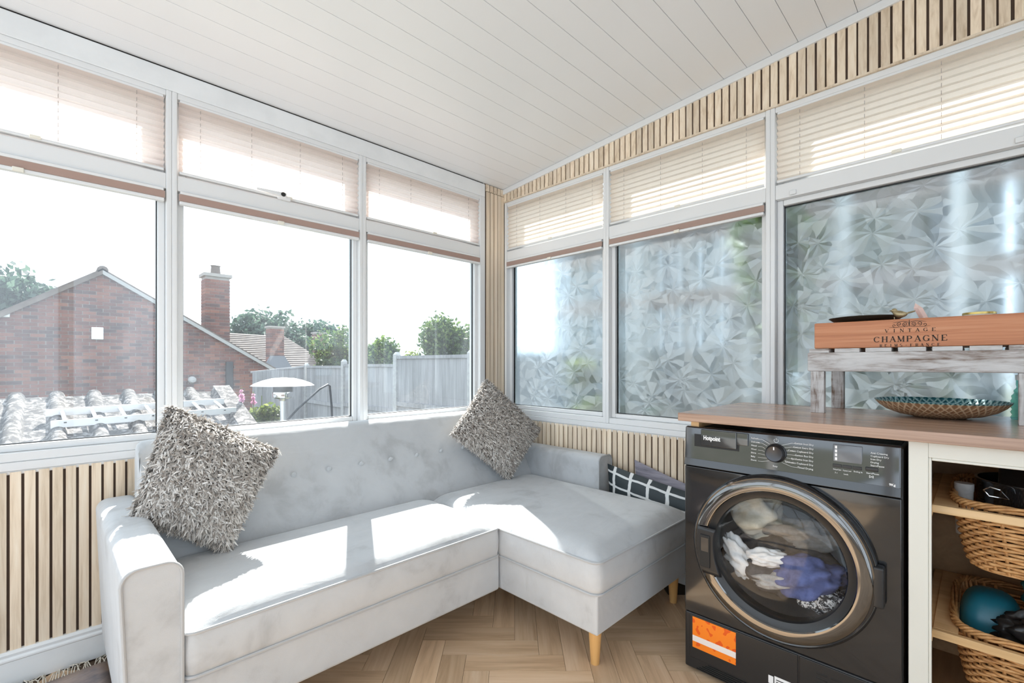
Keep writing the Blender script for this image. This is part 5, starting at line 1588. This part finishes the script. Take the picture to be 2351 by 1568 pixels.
MB().box(1.0, 8.6, 20.6, 27.0, GZ, 0.35).build('wall', 'mortar', fh)
chimney(fh, 5.24, 20.9, 0.62, 0.6, 0.4, 2.75, False, 0.1)
MB().prism([(4.6, 20.55, 0.80), (5.95, 20.55, 0.80), (5.55, 20.55, 1.45), (4.95, 20.55, 1.45)], (0, 0.1, 0)).build('lead_flashing', 'lead', fh)
chimney(fh, 8.35, 23.5, 0.55, 0.55, 0.3, 2.75, False, 0.1)

# timber fence with concrete posts along the boundary
MAT['fence'] = wood('weathered_fence_board', (0.20, 0.195, 0.205), (0.29, 0.285, 0.295), (0.37, 0.365, 0.375), (30, 30, 2.5), 0.9, rnd=0.25, bumps=0.1)
FX = 2.4
posts = [9.71, 7.59, 5.39, 3.21, 1.05, -1.1]
tops = [1.00, 1.04, 1.19, 1.19, 1.19]
fb = MB().box(-0.008, 0.008, -0.052, 0.052, 0, 1)
fn = thing('garden_fence', (FX, 5.0, GZ), 'weathered grey board fence with concrete posts beyond the patio heater', 'fence')
fb0 = fb.build('fence_board', 'fence', fn, org=Vector((0, 0, 0))); first = True
for k in range(5):
    y1_, y0_ = posts[k] - 0.06, posts[k + 1] + 0.06; zt = tops[k]
    MB().box(FX + 0.012, FX + 0.045, y0_, y1_, zt - 0.30 - 0.04, zt - 0.30 + 0.04).build('rail', 'fence', fn)
    MB().box(FX - 0.045, FX - 0.012, y0_, y1_, zt - 0.85 - 0.04, zt - 0.85 + 0.04).build('rail', 'fence', fn)
    MB().box(FX - 0.035, FX + 0.02, y0_, y1_, zt - 0.02, zt + 0.035).build('capping', 'fence', fn)
    MB().box(FX - 0.02, FX + 0.02, y0_, y1_, zt - 2.0, zt - 1.62).build('gravel_board', 'concrete', fn)
    nbd = int((y1_ - y0_) / 0.096); wbd = (y1_ - y0_) / nbd
    for q in range(nbd):
        o = fb0 if first else inst(fb0, fn, (0, 0, 0)); first = False
        o.location = Vector((FX, y0_ + wbd * (q + 0.5), zt - 1.62)) - ORG[fn.name]
        o.scale = (1, 1, 1.60); o.rotation_euler = (0, 0, 0.10)
for k, y in enumerate(posts[:5]):
    zt = [1.10, 1.18, 1.30, 1.30, 1.30][k]
    MB().box(FX - 0.05, FX + 0.05, y - 0.055, y + 0.055, GZ, zt - 0.05).hexa([(FX - 0.05, y - 0.055, zt - 0.05), (FX + 0.05, y - 0.055, zt - 0.05), (FX + 0.05, y + 0.055, zt - 0.05), (FX - 0.05, y + 0.055, zt - 0.05), (FX - 0.02, y - 0.025, zt), (FX + 0.02, y - 0.025, zt), (FX + 0.02, y + 0.025, zt), (FX - 0.02, y + 0.025, zt)]).build('post', 'concrete', fn)
MB().prism([(1.15, 9.80, 0.86), (2.36, 9.75, 0.99), (2.36, 9.75, 1.03), (1.15, 9.80, 0.90)], (0, 0.05, 0)).build('capping', 'fence', fn)
for q in range(12):
    x = 1.18 + 0.1 * q
    MB().box(x, x + 0.098, 9.78, 9.795, -0.8, 0.87 + 0.108 * (x - 1.15)).build('fence_board', 'fence', fn)

# patio heater
HX, HY = 0.11, 4.58
ph_ = thing('patio_heater', (HX, HY, GZ), 'steel mushroom patio heater with wide domed top in the garden', 'patio heater')
MAT['mesh_dark'] = simple('dark_burner_mesh', (0.16, 0.16, 0.17), 0.5, 0.5)
MB().lathe([(0.405, 0.775), (0.36, 0.805), (0.26, 0.845), (0.14, 0.875), (0.0001, 0.885), ], (HX, HY, 0), 'z', 48).build('reflector_dome', 'aluminium', ph_, smooth=True)
MB().lathe([(0.405, 0.775), (0.26, 0.80), (0.13, 0.79), (0.0001, 0.79)], (HX, HY, 0), 'z', 48).build('reflector_underside', 'aluminium', ph_, smooth=True)
MB().lathe([(0.125, 0.79), (0.125, 0.685), (0.13, 0.68)], (HX, HY, 0), 'z', 32).build('burner_screen', 'mesh_dark', ph_, smooth=True)
MB().lathe([(0.13, 0.685), (0.135, 0.66), (0.130, 0.61), (0.10, 0.595), (0.055, 0.585), (0.05, 0.56)], (HX, HY, 0), 'z', 32).build('burner_bowl', 'chrome', ph_, smooth=True)
MB().cyl((HX, HY, 0.57), (HX, HY, -0.35), 0.04, None, 20).build('pole', 'aluminium', ph_, smooth=True)
MB().lathe([(0.20, -0.35), (0.22, GZ), (0.0001, GZ)], (HX, HY, 0), 'z', 28).build('gas_bottle_cover', 'aluminium', ph_, smooth=True)
# bent black hose / cane behind the heater
tag(MB().tube([(0.0, 4.75, 0.02), (0.42, 4.9, 0.40), (0.80, 5.02, 0.68), (0.96, 5.08, 0.745), (1.0, 5.10, 0.72), (1.03, 5.10, 0.4), (1.05, 5.10, -0.2), (1.05, 5.10, GZ)], 0.017, 8).build('bent_pole', 'black_pipe', smooth=True),
    'thin black bent pole behind the patio heater', 'pole')

# foliage
def leaf_mat(name, a, b_, c):
    m, nt, b = new_mat(name)
    g = nt.nodes.new('ShaderNodeNewGeometry'); out = nt.nodes['Material Output']
    col = ramp(nt, g.outputs['Random Per Island'], [(0.0, a), (0.5, b_), (1.0, c)])
    nt.links.new(col, b.inputs['Base Color']); b.inputs['Roughness'].default_value = 0.55
    tl_ = nt.nodes.new('ShaderNodeBsdfTranslucent'); nt.links.new(col, tl_.inputs[0])
    mx = nt.nodes.new('ShaderNodeMixShader'); mx.inputs[0].default_value = 0.4
    nt.links.new(b.outputs[0], mx.inputs[1]); nt.links.new(tl_.outputs[0], mx.inputs[2]); nt.links.new(mx.outputs[0], out.inputs[0])
    return m
MAT['leaf_a'] = leaf_mat('green_leaves', (0.03, 0.06, 0.018), (0.07, 0.12, 0.03), (0.16, 0.22, 0.06))
MAT['leaf_b'] = leaf_mat('blue_green_leaves', (0.025, 0.05, 0.035), (0.05, 0.09, 0.065), (0.10, 0.15, 0.105))
MAT['leaf_y'] = leaf_mat('yellow_green_leaves', (0.08, 0.115, 0.025), (0.16, 0.21, 0.05), (0.28, 0.31, 0.10))
MAT['petal'] = leaf_mat('pink_petals', (0.55, 0.22, 0.38), (0.70, 0.35, 0.52), (0.80, 0.50, 0.62))
MAT['bark'] = speckle('bark', (0.09, 0.07, 0.05), (0.18, 0.14, 0.11), 15, 0.95)

def crown(name, blobs, n, size, mat, parent, shell=0.55):
    tot = sum(r ** 2 for _, r in blobs); V = []
    for (c, r) in blobs:
        k = int(n * r * r / tot)
        d = rng.normal(size=(k, 3)); d /= np.linalg.norm(d, axis=1)[:, None]
        rad = r * (shell + (1 - shell) * rng.random(k) ** 0.5) * (1 + 0.15 * rng.normal(size=k))
        p = np.array(c) + d * rad[:, None]
        a = rng.normal(size=(k, 3)); a /= np.linalg.norm(a, axis=1)[:, None]
        b_ = np.cross(a, rng.normal(size=(k, 3))); b_ /= np.linalg.norm(b_, axis=1)[:, None]
        s = size * (0.6 + 0.8 * rng.random(k))[:, None]
        V.append(np.stack([p - a * s, p + b_ * s * 0.5, p + a * s, p - b_ * s * 0.5], 1).reshape(-1, 3))
    V = np.concatenate(V); F = np.arange(len(V)).reshape(-1, 4)
    return fast_mesh(name, V, F, mat, parent)

def tree(name, x, y, zt, zc, rx, label, mat, n, size, group='trees and shrubs', cat='tree'):
    t = thing(name, (x, y, GZ), label, cat, group)
    blobs = [((x, y, zc), rx * 0.75)]
    rs = np.random.default_rng(int(abs(x * 100 + y * 7)))
    for k in range(9):
        a = rs.random() * 2 * PI
        rr = rx * (0.35 + 0.25 * rs.random())
        blobs.append(((x + math.cos(a) * (rx - rr) * 0.95, y + math.sin(a) * (rx - rr) * 0.8, zc + (zt - zc - rr) * (2 * rs.random() - 0.8)), rr))
    crown('crown', blobs, n, size, mat, t)
    MB().cyl((x, y, GZ), (x, y, zc), rx * 0.08 + 0.02, rx * 0.04 + 0.01, 8).build('trunk', 'bark', t)
    return t
tree('tree', -4.2, 34.5, 5.9, 3.9, 3.0, 'tall tree at the left edge behind the brick gable', 'leaf_b', 9000, 0.22)
tree('tree', 10.5, 38.0, 5.1, 2.9, 3.2, 'bluish tree rising behind the far tiled roof', 'leaf_b', 9000, 0.20)
tree('tree', 16.0, 40.5, 4.8, 2.8, 2.6, 'bluish tree behind the right chimney of the far house', 'leaf_b', 8000, 0.20)
tree('shrub', 3.6, 10.3, 2.0, 1.0, 0.85, 'light green shrub over the fence beside the far chimney', 'leaf_a', 7000, 0.055, cat='shrub')
tree('shrub', 3.75, 8.55, 1.72, 1.0, 0.6, 'green shrub above the fence at the left of the corner window', 'leaf_a', 6000, 0.05, cat='shrub')
tree('shrub', 4.2, 7.25, 1.35, 0.7, 0.5, 'low green shrub behind the fence post', 'leaf_y', 4000, 0.045, cat='shrub')
tree('shrub', 4.15, 5.85, 2.12, 1.25, 0.85, 'tall bright green shrub above the fence in the corner window', 'leaf_a', 9000, 0.05, cat='shrub')
fl = thing('flowering_plant', (0.10, 5.2, GZ), 'pink flower spikes over bright leaves beside the patio heater', 'plant')
crown('leaves', [((0.02, 5.3, 0.15), 0.26), ((-0.15, 5.25, 0.0), 0.25), ((0.14, 5.2, 0.30), 0.16)], 2600, 0.045, 'leaf_y', fl, 0.2)
sp_ = MB()
for (x, y, zt) in ((-0.22, 5.3, 0.74), (-0.05, 5.35, 0.66), (0.05, 5.3, 0.60)):
    sp_.tube([(x, y, GZ + 0.3), (x, y, zt)], 0.006, 5)
sp_.build('stems', 'leaf_y', fl)
crown('flowers', [((-0.22, 5.3, 0.55), 0.035), ((-0.22, 5.3, 0.61), 0.032), ((-0.22, 5.3, 0.68), 0.02), ((-0.05, 5.35, 0.50), 0.035), ((-0.05, 5.35, 0.56), 0.03), ((-0.05, 5.35, 0.62), 0.016)], 300, 0.018, 'petal', fl, 0.1)

# side passage seen through the frosted glass: tall board screen, shrubs, lean-to beams
sc_ = thing('timber_screen', (1.25, -1.3, GZ), 'tall vertical board screen just outside the frosted windows', 'fence')
MAT['screen'] = wood('grey_green_screen_board', (0.10, 0.105, 0.10), (0.16, 0.17, 0.165), (0.23, 0.24, 0.235), (20, 20, 2), 0.9, rnd=0.35, bumps=0.1)
MAT['pinkwood'] = wood('pink_brown_rail', (0.24, 0.18, 0.155), (0.32, 0.25, 0.22), (0.38, 0.31, 0.28), (20, 2, 20), 0.85, rnd=0.1, bumps=0)
def screen_mat():
    m, nt, b = new_mat('sky_tinted_screen_board')
    oi = nt.nodes.new('ShaderNodeObjectInfo')
    c = ramp(nt, oi.outputs['Random'], [(0.0, (0.10, 0.13, 0.07)), (0.25, (0.15, 0.20, 0.31)), (0.5, (0.14, 0.17, 0.16)), (0.75, (0.24, 0.22, 0.21)), (1.0, (0.13, 0.16, 0.22))])  # random board tints; the blues stand in for sky light
    n = noise(nt, coords(nt, (6, 6, 1.5)), 1.0, 4, 0.6)
    nt.links.new(mixcol(nt, n, c, (0.19, 0.205, 0.19)), b.inputs['Base Color'])
    b.inputs['Roughness'].default_value = 0.85
    return m
MAT['screen'] = screen_mat()
sb0 = None
for k in range(24):
    y = 0.52 - 0.158 * k
    wd = 0.132 if k != 0 else 0.11
    if sb0 is None:
        sb0 = MB().box(-0.012, 0.012, -0.066, 0.066, 0, 1).build('screen_board', 'screen', sc_, org=Vector((0, 0, 0))); o = sb0
    else:
        o = sb0.copy(); COL.objects.link(o); o.parent = sc_
    o.location = Vector((1.25, y, GZ)) - ORG[sc_.name]
    o.scale = (1, 1, 3.25 + 0.15 * (k % 3 == 1))
for z in (0.35, 1.52, 2.0):
    MB().box(1.20, 1.236, -3.2, 0.55, z, z + 0.11).build('screen_rail', 'pinkwood', sc_)
MAT['white_post'] = simple('white_painted_post', (0.78, 0.78, 0.77), 0.6)
for k, y in enumerate((-0.42, -1.22, -1.74, -2.22)):
    tag(MB().box(1.02, 1.08, y - 0.03, y + 0.03, GZ, 2.25).build('white_post', 'white_post'), ['pale post blurred behind the middle frosted window', 'pale post blurred at the left of the right frosted window', 'pale post blurred behind the wooden box', 'pale post blurred at the right edge of the frosted window'][k], 'post', 'pale posts outside')
tree('shrub', 0.72, -0.25, 1.25, 0.55, 0.30, 'yellow green bush pressed near the corner frosted window', 'leaf_y', 3500, 0.05, cat='shrub')
tree('shrub', 0.72, -0.92, 0.95, 0.3, 0.28, 'green bush low outside the middle frosted window', 'leaf_b', 3000, 0.05, cat='shrub')
tree('shrub', 0.72, -1.48, 2.2, 1.5, 0.24, 'slender green bush reaching up outside the right frosted window', 'leaf_a', 2600, 0.05, cat='shrub')
tree('shrub', 2.1, -1.75, 2.7, 1.6, 0.75, 'tall green bush above the screen outside the right frosted window', 'leaf_a', 6000, 0.06, cat='shrub')
tree('shrub', 0.70, -1.98, 1.1, 0.5, 0.28, 'green bush behind the slatted stand outside the frosted window', 'leaf_a', 3000, 0.05, cat='shrub')
